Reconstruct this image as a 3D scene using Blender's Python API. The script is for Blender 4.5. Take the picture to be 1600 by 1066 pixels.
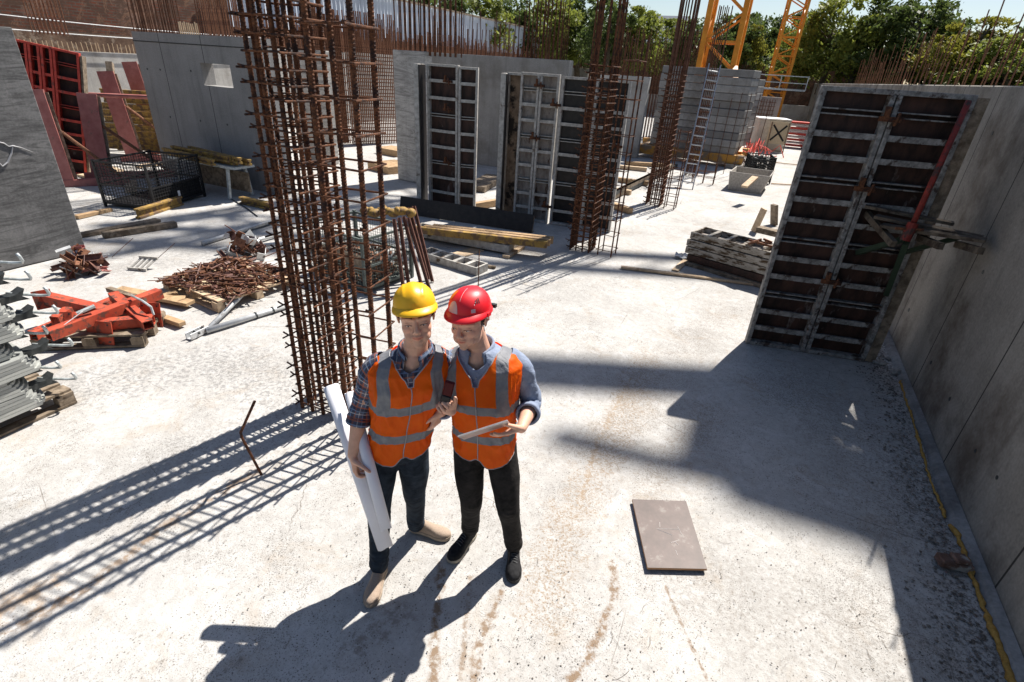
import bpy, bmesh, math, random
from mathutils import Vector as V, Matrix as M, noise as mnoise
rnd = random.Random(7)
S = bpy.context.scene
R = math.radians
for o in list(bpy.data.objects): bpy.data.objects.remove(o)
COL = S.collection

# ------------------------------------------------------------------ camera, sky, sun, exposure
CH, FPX, YAW, PIT, ROL = 2.8, 816.0, R(23.6), R(27.8), R(3.7)
_fw = V((-math.sin(YAW)*math.cos(PIT), math.cos(YAW)*math.cos(PIT), -math.sin(PIT)))
_rt = V((math.cos(YAW), math.sin(YAW), 0)); _up = _rt.cross(_fw)
CR = _rt*math.cos(ROL)+_up*math.sin(ROL); CU = -_rt*math.sin(ROL)+_up*math.cos(ROL)
cd = bpy.data.cameras.new('camera'); cam = bpy.data.objects.new('camera', cd); COL.objects.link(cam)
cd.sensor_width = 36; cd.lens = FPX/1600*36; cd.clip_start = .05; cd.clip_end = 3000
mw = M((CR, CU, -_fw)).transposed().to_4x4(); mw.translation = V((0, 0, CH)); cam.matrix_world = mw
S.camera = cam
def ray(x, y): return (_fw*FPX+CR*(x-800)-CU*(y-533)).normalized()
def G(x, y, z=0.):                       # point at height z seen at photo pixel x,y
    d = ray(x, y); return V((0, 0, CH))+d*((z-CH)/d.z)
def GY(x, y, Y):                         # point on the plane y = Y
    d = ray(x, y); return V((0, 0, CH))+d*(Y/d.y)
def GX(x, y, X):
    d = ray(x, y); return V((0, 0, CH))+d*(X/d.x)

SEL, SAZ = R(53.5), R(16)                # sun elevation, azimuth from +Y towards +X
w = bpy.data.worlds.new('World'); S.world = w; w.use_nodes = True
nt = w.node_tree; sky = nt.nodes.new('ShaderNodeTexSky'); sky.sky_type = 'NISHITA'; sky.sun_disc = False
sky.sun_elevation = SEL; sky.sun_rotation = SAZ; sky.air_density = 1.0; sky.dust_density = .8; sky.ozone_density = 1.0
bgn = nt.nodes['Background']; nt.links.new(sky.outputs[0], bgn.inputs[0]); bgn.inputs[1].default_value = .06
sl = bpy.data.lights.new('sun', 'SUN'); sun = bpy.data.objects.new('sun', sl); COL.objects.link(sun)
sl.energy = 5.0; sl.angle = R(.5); sl.color = (1, .95, .88)
SD = V((math.cos(SEL)*math.sin(SAZ), math.cos(SEL)*math.cos(SAZ), math.sin(SEL)))
sun.rotation_euler = SD.to_track_quat('Z', 'Y').to_euler(); sun.location = (0, 0, 20)
S.view_settings.view_transform = 'Standard'; S.view_settings.look = 'None'; S.view_settings.exposure = 0.88; S.view_settings.gamma = 1

# ------------------------------------------------------------------ naming helpers
def tag(o, label=None, cat=None, group=None, kind=None):
    if label: o['label'] = label
    if cat: o['category'] = cat
    if group: o['group'] = group
    if kind: o['kind'] = kind
    return o
def thing(name, loc, label, cat, rz=0, group=None):
    o = bpy.data.objects.new(name, None); COL.objects.link(o); o.location = loc; o.rotation_euler = (0, 0, rz)
    o.empty_display_size = .2
    return tag(o, label, cat, group)
def link(name, mesh, parent=None, loc=None, rot=None):
    o = bpy.data.objects.new(name, mesh); COL.objects.link(o)
    if parent: o.parent = parent
    if loc is not None: o.location = loc
    if rot is not None: o.rotation_euler = rot
    return o
def copy_tree(o, parent=None):
    c = o.copy(); COL.objects.link(c)
    if parent: c.parent = parent
    for ch in o.children: copy_tree(ch, c)
    return c

class MB:
    def __init__(s): s.v = []; s.f = []; s.mi = []; s.uv = {}
    def add(s, vs, fs, mi=0):
        b = len(s.v); s.v += [V(p) for p in vs]; s.f += [tuple(i+b for i in f) for f in fs]; s.mi += [mi]*len(fs); return s
    def box(s, c, d, rot=None, mi=0, taper=0):
        hx, hy, hz = d[0]/2, d[1]/2, d[2]/2; c = V(c)
        vs = [V((x*hx*(1-taper*(z > 0)), y*hy*(1-taper*(z > 0)), z*hz)) for z in (-1, 1) for y in (-1, 1) for x in (-1, 1)]
        if rot is not None: vs = [rot @ p for p in vs]
        return s.add([c+p for p in vs], [(0, 2, 3, 1), (4, 5, 7, 6), (0, 1, 5, 4), (2, 6, 7, 3), (0, 4, 6, 2), (1, 3, 7, 5)], mi)
    def bb(s, a, b, mi=0):               # box from corner to corner
        a, b = V(a), V(b); d = b-a; return s.box((a+b)/2, (abs(d.x), abs(d.y), abs(d.z)), None, mi)
    def bar(s, p, q, wd, h, up=(0, 0, 1), mi=0):
        p, q = V(p), V(q); d = q-p; L = d.length; x = d/L; u = V(up); u = (u-x*u.dot(x))
        if u.length < 1e-5: u = V((0, 1, 0)); u = u-x*u.dot(x)
        u.normalize(); y = u.cross(x)
        return s.box((p+q)/2, (L, wd, h), M((x, y, u)).transposed(), mi)
    def tube(s, pts, r, n=8, caps=True, closed=False, mi=0, rr=None):
        pts = [V(p) for p in pts]; N = len(pts); rs = r if isinstance(r, (list, tuple)) else [r]*N
        b = len(s.v); prev = None; up = None
        for i, p in enumerate(pts):
            if closed: t = pts[(i+1) % N]-pts[i-1]
            else: t = pts[min(i+1, N-1)]-pts[max(i-1, 0)]
            if t.length < 1e-9: t = V((0, 0, 1))
            t.normalize()
            if up is None:
                up = V((0, 0, 1)) if abs(t.z) < .9 else V((0, 1, 0))
            up = up-t*up.dot(t)
            if up.length < 1e-6: up = V((1, 0, 0))-t*t.x
            up.normalize(); sd = t.cross(up)
            for k in range(n):
                a = 2*math.pi*k/n; s.v.append(p+(up*math.cos(a)+sd*math.sin(a))*rs[i])
        for i in range(N if closed else N-1):
            for k in range(n):
                a0 = b+i*n+k; a1 = b+i*n+(k+1) % n; j = ((i+1) % N)
                s.f.append((a0, a1, b+j*n+(k+1) % n, b+j*n+k)); s.mi.append(mi)
        if caps and not closed:
            s.f.append(tuple(b+k for k in range(n))[::-1]); s.f.append(tuple(b+(N-1)*n+k for k in range(n))); s.mi += [mi, mi]
        return s
    def cap(s, pts, rs, n=12):           # closed sphere-swept tube
        pts = [V(p) for p in pts]; rs = list(rs) if isinstance(rs, (list, tuple)) else [rs]*len(pts)
        d0 = (pts[0]-pts[1]).normalized(); d1 = (pts[-1]-pts[-2]).normalized()
        P = [pts[0]+d0*rs[0]*math.sin(a) for a in (1.5, 1.1, .6)]+pts+[pts[-1]+d1*rs[-1]*math.sin(a) for a in (.6, 1.1, 1.5)]
        Q = [rs[0]*math.cos(a) for a in (1.5, 1.1, .6)]+rs+[rs[-1]*math.cos(a) for a in (.6, 1.1, 1.5)]
        return s.tube(P, Q, n)
    def ell(s, c, r, rot=None, n=16, m=10, mi=0):
        c = V(c); vs = []
        for i in range(m+1):
            a = math.pi*i/m
            for k in range(n):
                b = 2*math.pi*k/n; p = V((r[0]*math.sin(a)*math.cos(b), r[1]*math.sin(a)*math.sin(b), r[2]*math.cos(a)))
                if rot is not None: p = rot @ p
                vs.append(c+p)
        fs = [(i*n+k, (i+1)*n+k, (i+1)*n+(k+1) % n, i*n+(k+1) % n) for i in range(m) for k in range(n)]
        return s.add(vs, fs, mi)
    def prism(s, poly, d, mi=0):         # polygon (list of 3d points) extruded by vector d
        n = len(poly); d = V(d); vs = [V(p) for p in poly]+[V(p)+d for p in poly]
        return s.add(vs, [tuple(range(n))[::-1], tuple(range(n, 2*n))]+[(i, (i+1) % n, n+(i+1) % n, n+i) for i in range(n)], mi)
    def mesh(s, name, mats, smooth=False):
        me = bpy.data.meshes.new(name); me.from_pydata([tuple(p) for p in s.v], [], s.f)
        for m_ in (mats if isinstance(mats, (list, tuple)) else [mats]): me.materials.append(m_)
        if any(s.mi): me.polygons.foreach_set('material_index', s.mi)
        bm = bmesh.new(); bm.from_mesh(me); bmesh.ops.recalc_face_normals(bm, faces=bm.faces); bm.to_mesh(me); bm.free()
        if smooth: me.polygons.foreach_set('use_smooth', [True]*len(me.polygons))
        me.update(); return me
    def build(s, name, mats, parent=None, smooth=False, loc=None, rot=None, bevel=0, off=None):
        if off is not None:
            off = V(off); s.v = [p-off for p in s.v]
        o = link(name, s.mesh(name, mats, smooth), parent, loc, rot)
        if bevel:
            md = o.modifiers.new('bevel', 'BEVEL'); md.width = bevel; md.segments = 1; md.limit_method = 'ANGLE'
        return o
def rotz(a): return M.Rotation(a, 3, 'Z')

# ------------------------------------------------------------------ materials
class NT:
    def __init__(s, name, rough=.8, metal=0, spec=.3):
        s.m = bpy.data.materials.new(name); s.m.use_nodes = True; s.t = s.m.node_tree; s.b = s.t.nodes['Principled BSDF']
        s.b.inputs['Roughness'].default_value = rough; s.b.inputs['Metallic'].default_value = metal; s.b.inputs['Specular IOR Level'].default_value = spec
        s.tc = s.t.nodes.new('ShaderNodeTexCoord')
    def n(s, typ, **k):
        nd = s.t.nodes.new(typ)
        for a, b in k.items(): setattr(nd, a, b)
        return nd
    def l(s, a, b): s.t.links.new(a, b)
    def mp(s, src='Object', scale=(1, 1, 1), rot=(0, 0, 0), loc=(0, 0, 0)):
        m_ = s.n('ShaderNodeMapping'); m_.inputs['Scale'].default_value = scale; m_.inputs['Rotation'].default_value = rot; m_.inputs['Location'].default_value = loc
        s.l(s.tc.outputs[src] if isinstance(src, str) else src, m_.inputs[0]); return m_.outputs[0]
    def noise(s, scale, detail=4, rough=.6, co=None, dist=0):
        x = s.n('ShaderNodeTexNoise'); x.inputs['Scale'].default_value = scale; x.inputs['Detail'].default_value = detail
        x.inputs['Roughness'].default_value = rough; x.inputs['Distortion'].default_value = dist
        s.l(co if co is not None else s.tc.outputs['Object'], x.inputs['Vector']); return x.outputs['Fac']
    def vor(s, scale, co=None, feat='F1'):
        x = s.n('ShaderNodeTexVoronoi'); x.inputs['Scale'].default_value = scale; x.feature = feat
        s.l(co if co is not None else s.tc.outputs['Object'], x.inputs['Vector']); return x
    def ramp(s, fac, stops):
        x = s.n('ShaderNodeValToRGB'); e = x.color_ramp.elements
        while len(e) < len(stops): e.new(.5)
        for i, (p, c) in enumerate(stops):
            e[i].position = p; e[i].color = (c if isinstance(c, (tuple, list)) else (c, c, c))[:3]+(1,) if isinstance(c, tuple) else (c, c, c, 1)
        s.l(fac, x.inputs[0]); return x.outputs[0]
    def mix(s, fac, a, b, mode='MIX'):
        x = s.n('ShaderNodeMix', data_type='RGBA', blend_type=mode)
        for v, i in ((fac, 0), (a, 6), (b, 7)):
            if isinstance(v, (int, float)): x.inputs[i].default_value = v
            elif isinstance(v, tuple): x.inputs[i].default_value = v+(1,)
            else: s.l(v, x.inputs[i])
        return x.outputs[2]
    def math(s, op, a, b=None, c=None, clamp=False):
        x = s.n('ShaderNodeMath', operation=op, use_clamp=clamp)
        for i, v in enumerate((a, b, c)):
            if v is None: continue
            if isinstance(v, (int, float)): x.inputs[i].default_value = v
            else: s.l(v, x.inputs[i])
        return x.outputs[0]
    def sep(s, co):
        x = s.n('ShaderNodeSeparateXYZ'); s.l(co, x.inputs[0]); return x.outputs
    def col(s, c):
        if isinstance(c, tuple): s.b.inputs['Base Color'].default_value = c+(1,)
        else: s.l(c, s.b.inputs['Base Color'])
        return s
    def rough(s, c): s.l(c, s.b.inputs['Roughness']); return s
    def bump(s, h, strength=.4, dist=.01):
        x = s.n('ShaderNodeBump'); x.inputs['Strength'].default_value = strength; x.inputs['Distance'].default_value = dist
        s.l(h, x.inputs['Height']); s.l(x.outputs[0], s.b.inputs['Normal']); return s

def mottled(name, c1, c2, scale=8, rough=.8, metal=0, stretch=(1, 1, 1), bump=.3, bd=.004, spec=.3, c3=None, t3=.62, s3=3, src='Object', lo=.35, hi=.65):
    q = NT(name, rough, metal, spec); co = q.mp(src, stretch)
    f = q.noise(scale, 6, .65, co); c = q.ramp(f, [(lo, c1), (hi, c2)])
    if c3 is not None:
        g = q.noise(s3, 5, .7, co); c = q.mix(q.ramp(g, [(t3-.04, 0.), (t3+.04, 1.)]), c, c3)
    q.col(c)
    if bump: q.bump(f, bump, bd)
    return q.m
rust = mottled('rust', (.055, .022, .012), (.19, .075, .032), 30, .85, 0, c3=(.035, .018, .014), t3=.55, s3=14, bump=.5, bd=.002)
rust_far = mottled('rust_far', (.05, .022, .014), (.15, .065, .036), 6, .9, bump=0)
rust_light = mottled('rust_light', (.12, .05, .03), (.28, .13, .07), 25, .8, c3=(.06, .03, .02), s3=12)
steel_brown = mottled('steel_brown', (.09, .04, .032), (.20, .10, .075), 18, .6, c3=(.05, .03, .025), s3=9)
wood = mottled('wood', (.30, .19, .10), (.48, .33, .19), 12, .8, stretch=(1, 1, 6), c3=(.22, .15, .09), t3=.62, s3=5, bump=.4)
wood_pale = mottled('wood_pale', (.42, .30, .19), (.60, .46, .31), 14, .8, c3=(.30, .2, .12), t3=.66, s3=6, bump=.3)
wood_grey = mottled('wood_grey', (.13, .10, .07), (.31, .245, .18), 14, .9, c3=(.12, .09, .06), t3=.58, s3=5, bump=.5)
wood_yellow = mottled('wood_yellow', (.26, .155, .045), (.42, .27, .07), 10, .75, c3=(.16, .10, .06), t3=.52, s3=8, bump=.2)
form_steel = mottled('form_steel', (.12, .115, .108), (.34, .33, .31), 16, .75, c3=(.06, .042, .034), t3=.56, s3=7, bump=.5)
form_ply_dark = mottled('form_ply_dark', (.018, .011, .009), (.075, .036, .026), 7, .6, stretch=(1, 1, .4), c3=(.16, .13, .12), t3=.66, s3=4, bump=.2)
form_ply_black = mottled('form_ply_black', (.012, .011, .012), (.03, .025, .024), 9, .4, c3=(.10, .09, .085), t3=.68, s3=5, bump=.1)
form_ply_light = mottled('form_ply_light', (.16, .13, .11), (.34, .31, .28), 10, .8, stretch=(1, 1, .35), c3=(.08, .045, .03), t3=.58, s3=5, bump=.2)
alu_concrete = mottled('alu_concrete', (.30, .28, .25), (.52, .50, .46), 14, .75, c3=(.10, .065, .04), t3=.62, s3=4, bump=.5)
red_paint = mottled('red_paint', (.24, .028, .020), (.42, .055, .038), 8, .55, c3=(.12, .05, .04), t3=.62, s3=7, bump=.2)
orange_paint = mottled('orange_paint', (.34, .050, .026), (.52, .092, .046), 7, .6, c3=(.13, .06, .045), t3=.56, s3=13, bump=.25)
pink_primer = mottled('pink_primer', (.30, .10, .09), (.42, .17, .15), 5, .6, c3=(.22, .12, .10), t3=.62, s3=9, bump=.15)
galv = mottled('galvanised', (.42, .45, .45), (.62, .66, .66), 14, .42, .35, c3=(.32, .35, .33), t3=.6, s3=6, bump=.15)
galv_dark = mottled('dark_steel', (.03, .035, .035), (.08, .085, .085), 14, .5, .5, bump=.15)
grey_tube = mottled('grey_tube', (.42, .43, .43), (.60, .61, .61), 9, .45, .2, c3=(.25, .22, .20), t3=.63, s3=8, bump=.15)
black_wire = mottled('black_wire', (.008, .008, .009), (.025, .025, .027), 12, .5, bump=0)
yellow_paint = mottled('yellow_paint', (.60, .205, .018), (.76, .30, .03), 3, .45, c3=(.45, .2, .03), t3=.65, s3=4, bump=.1)
foam = mottled('foam', (.30, .165, .035), (.50, .30, .08), 40, .95, bump=.8, bd=.01)
white_plastic = mottled('white_plastic', (.6, .6, .6), (.8, .8, .8), 6, .6, bump=0)
rock = mottled('rock', (.16, .15, .14), (.42, .40, .37), 18, .9, bump=.6)
crumb = mottled('crumb', (.07, .06, .05), (.26, .23, .20), 9, .95, bump=0)
brick_dark = None

def concrete(name, c1, c2, board=0, joint=0, axis=0, stain=None, grain=.3, vary=0):
    q = NT(name, .88, 0, .2); co = q.mp('Object')
    f = q.noise(1.6, 6, .65, co); f2 = q.noise(38, 4, .6, co); c = q.ramp(f, [(.3, c1), (.7, c2)])
    c = q.mix(.25, c, q.ramp(f2, [(.3, tuple(x*.6 for x in c1)), (.7, tuple(min(1, x*1.3) for x in c2))]))
    # vertical rain streaks
    st = q.noise(5, 5, .7, q.mp('Object', (1, 1, .08))); c = q.mix(q.ramp(st, [(.5, 0.), (.78, .45)]), c, tuple(x*.45 for x in c1))
    h = f2
    if board:
        b = q.noise(1.6, 7, .78, q.mp('Object', (.5, .5, 3.4)), 2.2); c = q.mix(q.ramp(b, [(.44, .0), (.60, .7)]), c, tuple(x*.42 for x in c1)); h = b
    if stain:
        g = q.noise(1.1, 5, .7, co); c = q.mix(q.ramp(g, [(.48, 0.), (.66, .75)]), c, stain)
    if joint:
        x = q.sep(q.tc.outputs['Object'])[axis]; a = q.math('ABSOLUTE', q.math('SUBTRACT', q.math('FRACT', q.math('DIVIDE', x, joint)), .5))
        k = q.math('LESS_THAN', a, .009/joint); c = q.mix(k, c, tuple(v*.28 for v in c1))
    # pinholes
    vv = q.vor(55, co); k = q.ramp(vv.outputs['Distance'], [(.0, 1.), (.10, 0.)]); big = q.ramp(q.noise(4, 2, .5, co), [(.5, 0.), (.6, 1.)])
    c = q.mix(q.math('MULTIPLY', k, big), c, tuple(v*.3 for v in c1))
    if vary:
        oi = q.n('ShaderNodeObjectInfo'); c = q.mix(q.math('MULTIPLY', oi.outputs['Random'], vary*1.6), c, tuple(v*.45 for v in c1))
    q.col(c); q.bump(h, grain, .004); return q.m
conc_wall = concrete('concrete_wall', (.175, .16, .14), (.34, .315, .275), joint=1.35, axis=1, stain=(.075, .055, .040))
conc_wall_x = concrete('concrete_wall_x', (.21, .205, .20), (.31, .30, .29), joint=1.3, axis=0)
conc_board = concrete('concrete_board', (.36, .345, .32), (.62, .60, .565), board=1)
conc_mid = concrete('concrete_mid', (.22, .215, .205), (.35, .345, .33), stain=(.17, .155, .135))
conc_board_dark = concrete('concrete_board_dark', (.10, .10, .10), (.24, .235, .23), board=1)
conc_light = concrete('concrete_light', (.33, .32, .30), (.50, .49, .465), stain=(.24, .22, .19))
conc_block = concrete('concrete_block', (.25, .24, .225), (.42, .41, .39), stain=(.14, .12, .10), vary=.35)

def ground_mat():
    q = NT('site_concrete', .93, 0, .12); co = q.tc.outputs['Object']
    a = q.noise(.7, 6, .7, co); b = q.noise(7, 6, .75, co, .8); c = q.ramp(a, [(.30, (.38, .37, .352)), (.7, (.55, .538, .515))])
    m1 = q.noise(15, 7, .78, co, .5); c = q.mix(q.ramp(m1, [(.40, 0.), (.68, .5)]), c, (.27, .25, .23))
    m2 = q.noise(3.2, 6, .72, co, 1.5); c = q.mix(q.ramp(m2, [(.52, 0.), (.66, .5)]), c, (.56, .555, .55))
    p = q.noise(2.2, 6, .75, co, .8); c = q.mix(q.ramp(p, [(.54, 0.), (.72, .55)]), c, (.34, .27, .195))
    sc_ = q.noise(9, 6, .8, q.mp('Object', (1, .25, 1), (0, 0, .9)), .6); c = q.mix(q.ramp(sc_, [(.60, 0.), (.72, .5)]), c, (.20, .195, .19))
    d = q.noise(120, 4, .75, co); patch = q.noise(1.1, 5, .7, co, .6); pr = q.ramp(patch, [(.36, 0.), (.66, 1.)])
    thr = q.math('SUBTRACT', .625, q.math('MULTIPLY', pr, .105))
    k = q.math('MULTIPLY', q.math('SUBTRACT', d, thr), 16, clamp=True); c = q.mix(q.math('MULTIPLY', k, .8), c, (.10, .09, .08))
    vo = q.vor(46, co); vk = q.ramp(vo.outputs['Distance'], [(.12, 1.), (.24, 0.)]); sel = q.ramp(q.noise(9, 3, .6, co), [(.50, 0.), (.56, 1.)])
    c = q.mix(q.math('MULTIPLY', q.math('MULTIPLY', vk, sel), .8), c, (.075, .065, .055))
    d2 = q.noise(26, 6, .8, q.mp('Object', (1, .5, 1), (0, 0, .5))); k2 = q.math('MULTIPLY', q.math('SUBTRACT', d2, q.math('SUBTRACT', .615, q.math('MULTIPLY', pr, .05))), 14, clamp=True)
    c = q.mix(q.math('MULTIPLY', k2, .65), c, (.17, .15, .125))
    # stains that have their own place: wet brown trails, muddy tracks
    X, Y, _ = q.sep(q.tc.outputs['Object'])
    wob = q.noise(9, 5, .75, co)
    def trail(pts, wid, colr, amt, sc=22, th=.48):
        nonlocal c
        tot = None
        for (x0, y0), (x1, y1) in zip(pts, pts[1:]):
            dx, dy = x1-x0, y1-y0; L2 = dx*dx+dy*dy
            t = q.math('DIVIDE', q.math('ADD', q.math('MULTIPLY', q.math('SUBTRACT', X, x0), dx), q.math('MULTIPLY', q.math('SUBTRACT', Y, y0), dy)), L2, clamp=True)
            ex = q.math('SUBTRACT', q.math('SUBTRACT', X, x0), q.math('MULTIPLY', t, dx)); ey = q.math('SUBTRACT', q.math('SUBTRACT', Y, y0), q.math('MULTIPLY', t, dy))
            dd = q.math('SQRT', q.math('ADD', q.math('MULTIPLY', ex, ex), q.math('MULTIPLY', ey, ey)))
            tot = dd if tot is None else q.math('MINIMUM', tot, dd)
        tot = q.math('ADD', tot, q.math('MULTIPLY', q.math('SUBTRACT', wob, .5), wid*3.2))
        m_ = q.math('SUBTRACT', 1, q.math('DIVIDE', tot, wid), clamp=True)
        sp = q.ramp(q.noise(sc, 4, .7, co), [(th-.08, 0.), (th+.08, 1.)])
        m_ = q.math('MULTIPLY', q.math('MULTIPLY', q.math('MULTIPLY', m_, 1.6, clamp=True), sp), amt); c = q.mix(m_, c, colr)
    def px(*l): return [tuple(G(a, b)[:2]) for a, b in l]
    br = (.21, .14, .085)
    trail(px((692, 880), (680, 960), (678, 1060)), .035, br, .9)
    trail(px((735, 900), (720, 1060)), .022, br, .7); trail(px((785, 925), (750, 1000), (738, 1066)), .035, br, .85)
    trail(px((958, 880), (962, 930), (920, 1030), (890, 1066)), .035, br, .9)
    trail(px((1040, 915), (1068, 980), (1105, 1060)), .014, br, .8)
    trail(px((985, 590), (930, 700), (905, 790)), .03, (.34, .26, .18), .7, 30)
    trail(px((1010, 560), (960, 680), (880, 830), (850, 940)), .22, (.27, .20, .135), .85, 60, .54)
    trail(px((1110, 640), (1010, 760)), .2, (.25, .21, .17), .6, 60, .52)
    trail(px((1130, 480), (1010, 640), (940, 700)), .35, (.20, .17, .14), .6, 70, .54)
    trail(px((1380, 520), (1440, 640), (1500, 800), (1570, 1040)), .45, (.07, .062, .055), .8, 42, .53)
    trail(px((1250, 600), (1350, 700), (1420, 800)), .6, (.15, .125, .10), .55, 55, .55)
    trail(px((0, 990), (130, 920), (260, 820), (400, 735)), .05, (.25, .17, .11), .8, 16, .46)
    trail(px((0, 960), (60, 930)), .16, (.36, .25, .16), .7, 8, .46)
    trail(px((150, 600), (330, 560), (470, 610)), .55, (.19, .185, .18), .75, 26, .53)
    trail(px((130, 430), (300, 400), (420, 380)), .5, (.22, .215, .21), .6, 20, .54)
    trail(px((300, 700), (420, 660), (560, 700)), .4, (.22, .21, .20), .55, 34, .55)
    trail(px((1100, 900), (1200, 960), (1350, 1000)), .5, (.24, .215, .19), .55, 40, .55)
    trail(px((640, 520), (760, 480), (900, 440)), .5, (.26, .25, .235), .5, 34, .55)
    trail(px((560, 1010), (620, 960)), .12, (.20, .17, .14), .6, 25, .52)
    # hairline cracks
    e = q.vor(1.1, q.mp(q.mix(.12, co, q.noise(3, 4, .6, co)), (1, 1, 1)), 'DISTANCE_TO_EDGE').outputs['Distance']
    ck = q.math('LESS_THAN', e, .0022); ck = q.math('MULTIPLY', ck, q.ramp(q.noise(.9, 3, .5, co), [(.52, 0.), (.6, .75)])); c = q.mix(ck, c, (.16, .14, .12))
    q.col(c)
    h = q.math('ADD', q.math('MULTIPLY', b, .6), q.math('ADD', q.math('MULTIPLY', d, .35), q.math('MULTIPLY', q.noise(1.5, 4, .6, co), 1.5)))
    q.bump(h, .55, .02); return q.m
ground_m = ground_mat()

def brick_mat():
    q = NT('old_brick', .92, 0, .15); co = q.tc.outputs['Object']; x = q.sep(co); cmb = q.n('ShaderNodeCombineXYZ')
    q.l(q.math('ADD', x[0], x[1]), cmb.inputs[0]); q.l(x[2], cmb.inputs[1])
    b = q.n('ShaderNodeTexBrick'); q.l(cmb.outputs[0], b.inputs['Vector']); b.inputs['Scale'].default_value = 1
    b.inputs['Brick Width'].default_value = .25; b.inputs['Row Height'].default_value = .075; b.inputs['Mortar Size'].default_value = .012
    b.inputs['Color1'].default_value = (.17, .058, .036, 1); b.inputs['Color2'].default_value = (.085, .04, .028, 1); b.inputs['Mortar'].default_value = (.11, .09, .075, 1)
    n1 = q.noise(1.2, 5, .7, co); c = q.mix(q.ramp(n1, [(.45, 0.), (.7, .7)]), b.outputs['Color'], (.05, .04, .035))
    n2 = q.noise(.6, 4, .6, co); c = q.mix(q.ramp(n2, [(.50, 0.), (.62, .75)]), c, (.30, .19, .14)); n3 = q.noise(2.2, 6, .8, co, 1.); c = q.mix(q.ramp(n3, [(.47, 0.), (.56, .9)]), c, (.085, .052, .038)); n4 = q.noise(.9, 6, .8, co, 2.); c = q.mix(q.ramp(n4, [(.54, 0.), (.6, .8)]), c, (.20, .115, .075))
    q.col(c); q.bump(b.outputs['Fac'], -.5, .01); return q.m
brick_m = brick_mat()
def plain(name, c, rough=.6, metal=0, spec=.4, var=.12, scale=20, bump=0):
    return mottled(name, tuple(x*(1-var) for x in c), tuple(min(1, x*(1+var)) for x in c), scale, rough, metal, spec=spec, bump=bump, bd=.001)

# ================================================================== SETTING
def grid_mesh(x0, x1, y0, y1, n, m, hf):
    b = MB(); b.v = [V((x0+(x1-x0)*i/n, y0+(y1-y0)*j/m, hf(x0+(x1-x0)*i/n, y0+(y1-y0)*j/m))) for j in range(m+1) for i in range(n+1)]
    b.f = [(j*(n+1)+i, j*(n+1)+i+1, (j+1)*(n+1)+i+1, (j+1)*(n+1)+i) for j in range(m) for i in range(n)]; b.mi = [0]*len(b.f); return b
g_ = grid_mesh(-20, 6, -6, 62, 130, 340, lambda x, y: .012*(mnoise.noise(V((x*.9, y*.9, 0)))+.5*mnoise.noise(V((x*3, y*3, 4))))-.008)
tag(g_.build('ground', ground_m, smooth=True), kind='structure')
earth = mottled('earth', (.085, .062, .042), (.17, .13, .09), .8, .95, bump=.5, bd=.1, c3=(.07, .09, .03), t3=.5, s3=.3)
bank = mottled('bank_soil', (.07, .04, .028), (.17, .11, .075), 2.5, .95, bump=.6, bd=.05, c3=(.22, .17, .13), t3=.6, s3=4)
lb_ = MB(); lb_.box((-518.12, 400, 1.39), (1000, 1000, 3.0)); tag(lb_.build('bank', bank), kind='structure')
eb = MB()
eb.box((510, 400, .9), (1015.2, 1000, 3.0)); eb.box((-6.6, 562, .9), (27.8, 1000, 3.0))
tag(eb.build('terrain', earth), kind='structure')

BARS = {}
def bar_mesh(h, r, m=rust, ribs=False, n=6):
    k = (round(h, 3), r, m.name, ribs)
    if k not in BARS:
        b = MB()
        if ribs:
            st = .011; N = int(h/st/2); pts = []; rs = []
            for i in range(N):
                z = i*st*2
                pts += [(0, 0, z), (0, 0, z+st*1.1), (0, 0, z+st*1.35), (0, 0, z+st*1.75)]; rs += [r*.95, r*.95, r*1.07, r*1.07]
            b.tube(pts, rs, 8)
        else: b.tube([(0, 0, 0), (0, 0, h)], r, n)
        BARS[k] = b.mesh('bar', m, smooth=False)
    return BARS[k]
def starters(parent, spots, z, h, r=.012, m=rust_far, jit=.04, hv=.12, lim=100, name='starter_bar'):
    spots = list(spots); meshes = [bar_mesh(h*(1-hv*k/3), r, m) for k in range(4)]
    for i, (x, y) in enumerate(spots[:lim]):
        link(name, meshes[rnd.randrange(4)], parent, (x, y, z-.05), (rnd.uniform(-jit, jit), rnd.uniform(-jit, jit), 0))
    if len(spots) > lim:
        b = MB()
        for x, y in spots[lim:]:
            hh = h*rnd.uniform(1-hv, 1); b.tube([(x, y, z-.05), (x+rnd.uniform(-jit, jit)*h, y+rnd.uniform(-jit, jit)*h, z+hh)], r, 4)
        tag(b.build('starter_bars', m, parent), kind='stuff')
def line(a, b, n): return [(a[0]+(b[0]-a[0])*i/(n-1)+rnd.uniform(-.02, .02), a[1]+(b[1]-a[1])*i/(n-1)+rnd.uniform(-.02, .02)) for i in range(n)]

# --- right retaining wall
t = thing('concrete_wall', (1.98, 0, 0), 'long grey concrete retaining wall along the right side, starter bars along its top', 'wall')
MB().bb((0, -4, -.2), (.32, 58, 2.9)).build('wall_body', conc_wall, t, bevel=.012)
for y in (1.2, 2.55, 3.0, 3.95, 4.6, 5.35, 6.0, 7.2, 8.1, 9.5):
    for z in (.45, 1.5, 2.45):
        if rnd.random() < .85: MB().tube([(-.003, 0, 0), (.02, 0, 0)], rnd.choice((.016, .02, .025)), 10).build('tie_hole', galv_dark, t, loc=(0, y+rnd.uniform(-.25, .25), z+rnd.uniform(-.1, .1)))
starters(t, [(.1+.12*(i % 2), 2.2+.21*i) for i in range(100)], 2.9, .95, .008, rust_light, .08, .6)
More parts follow.
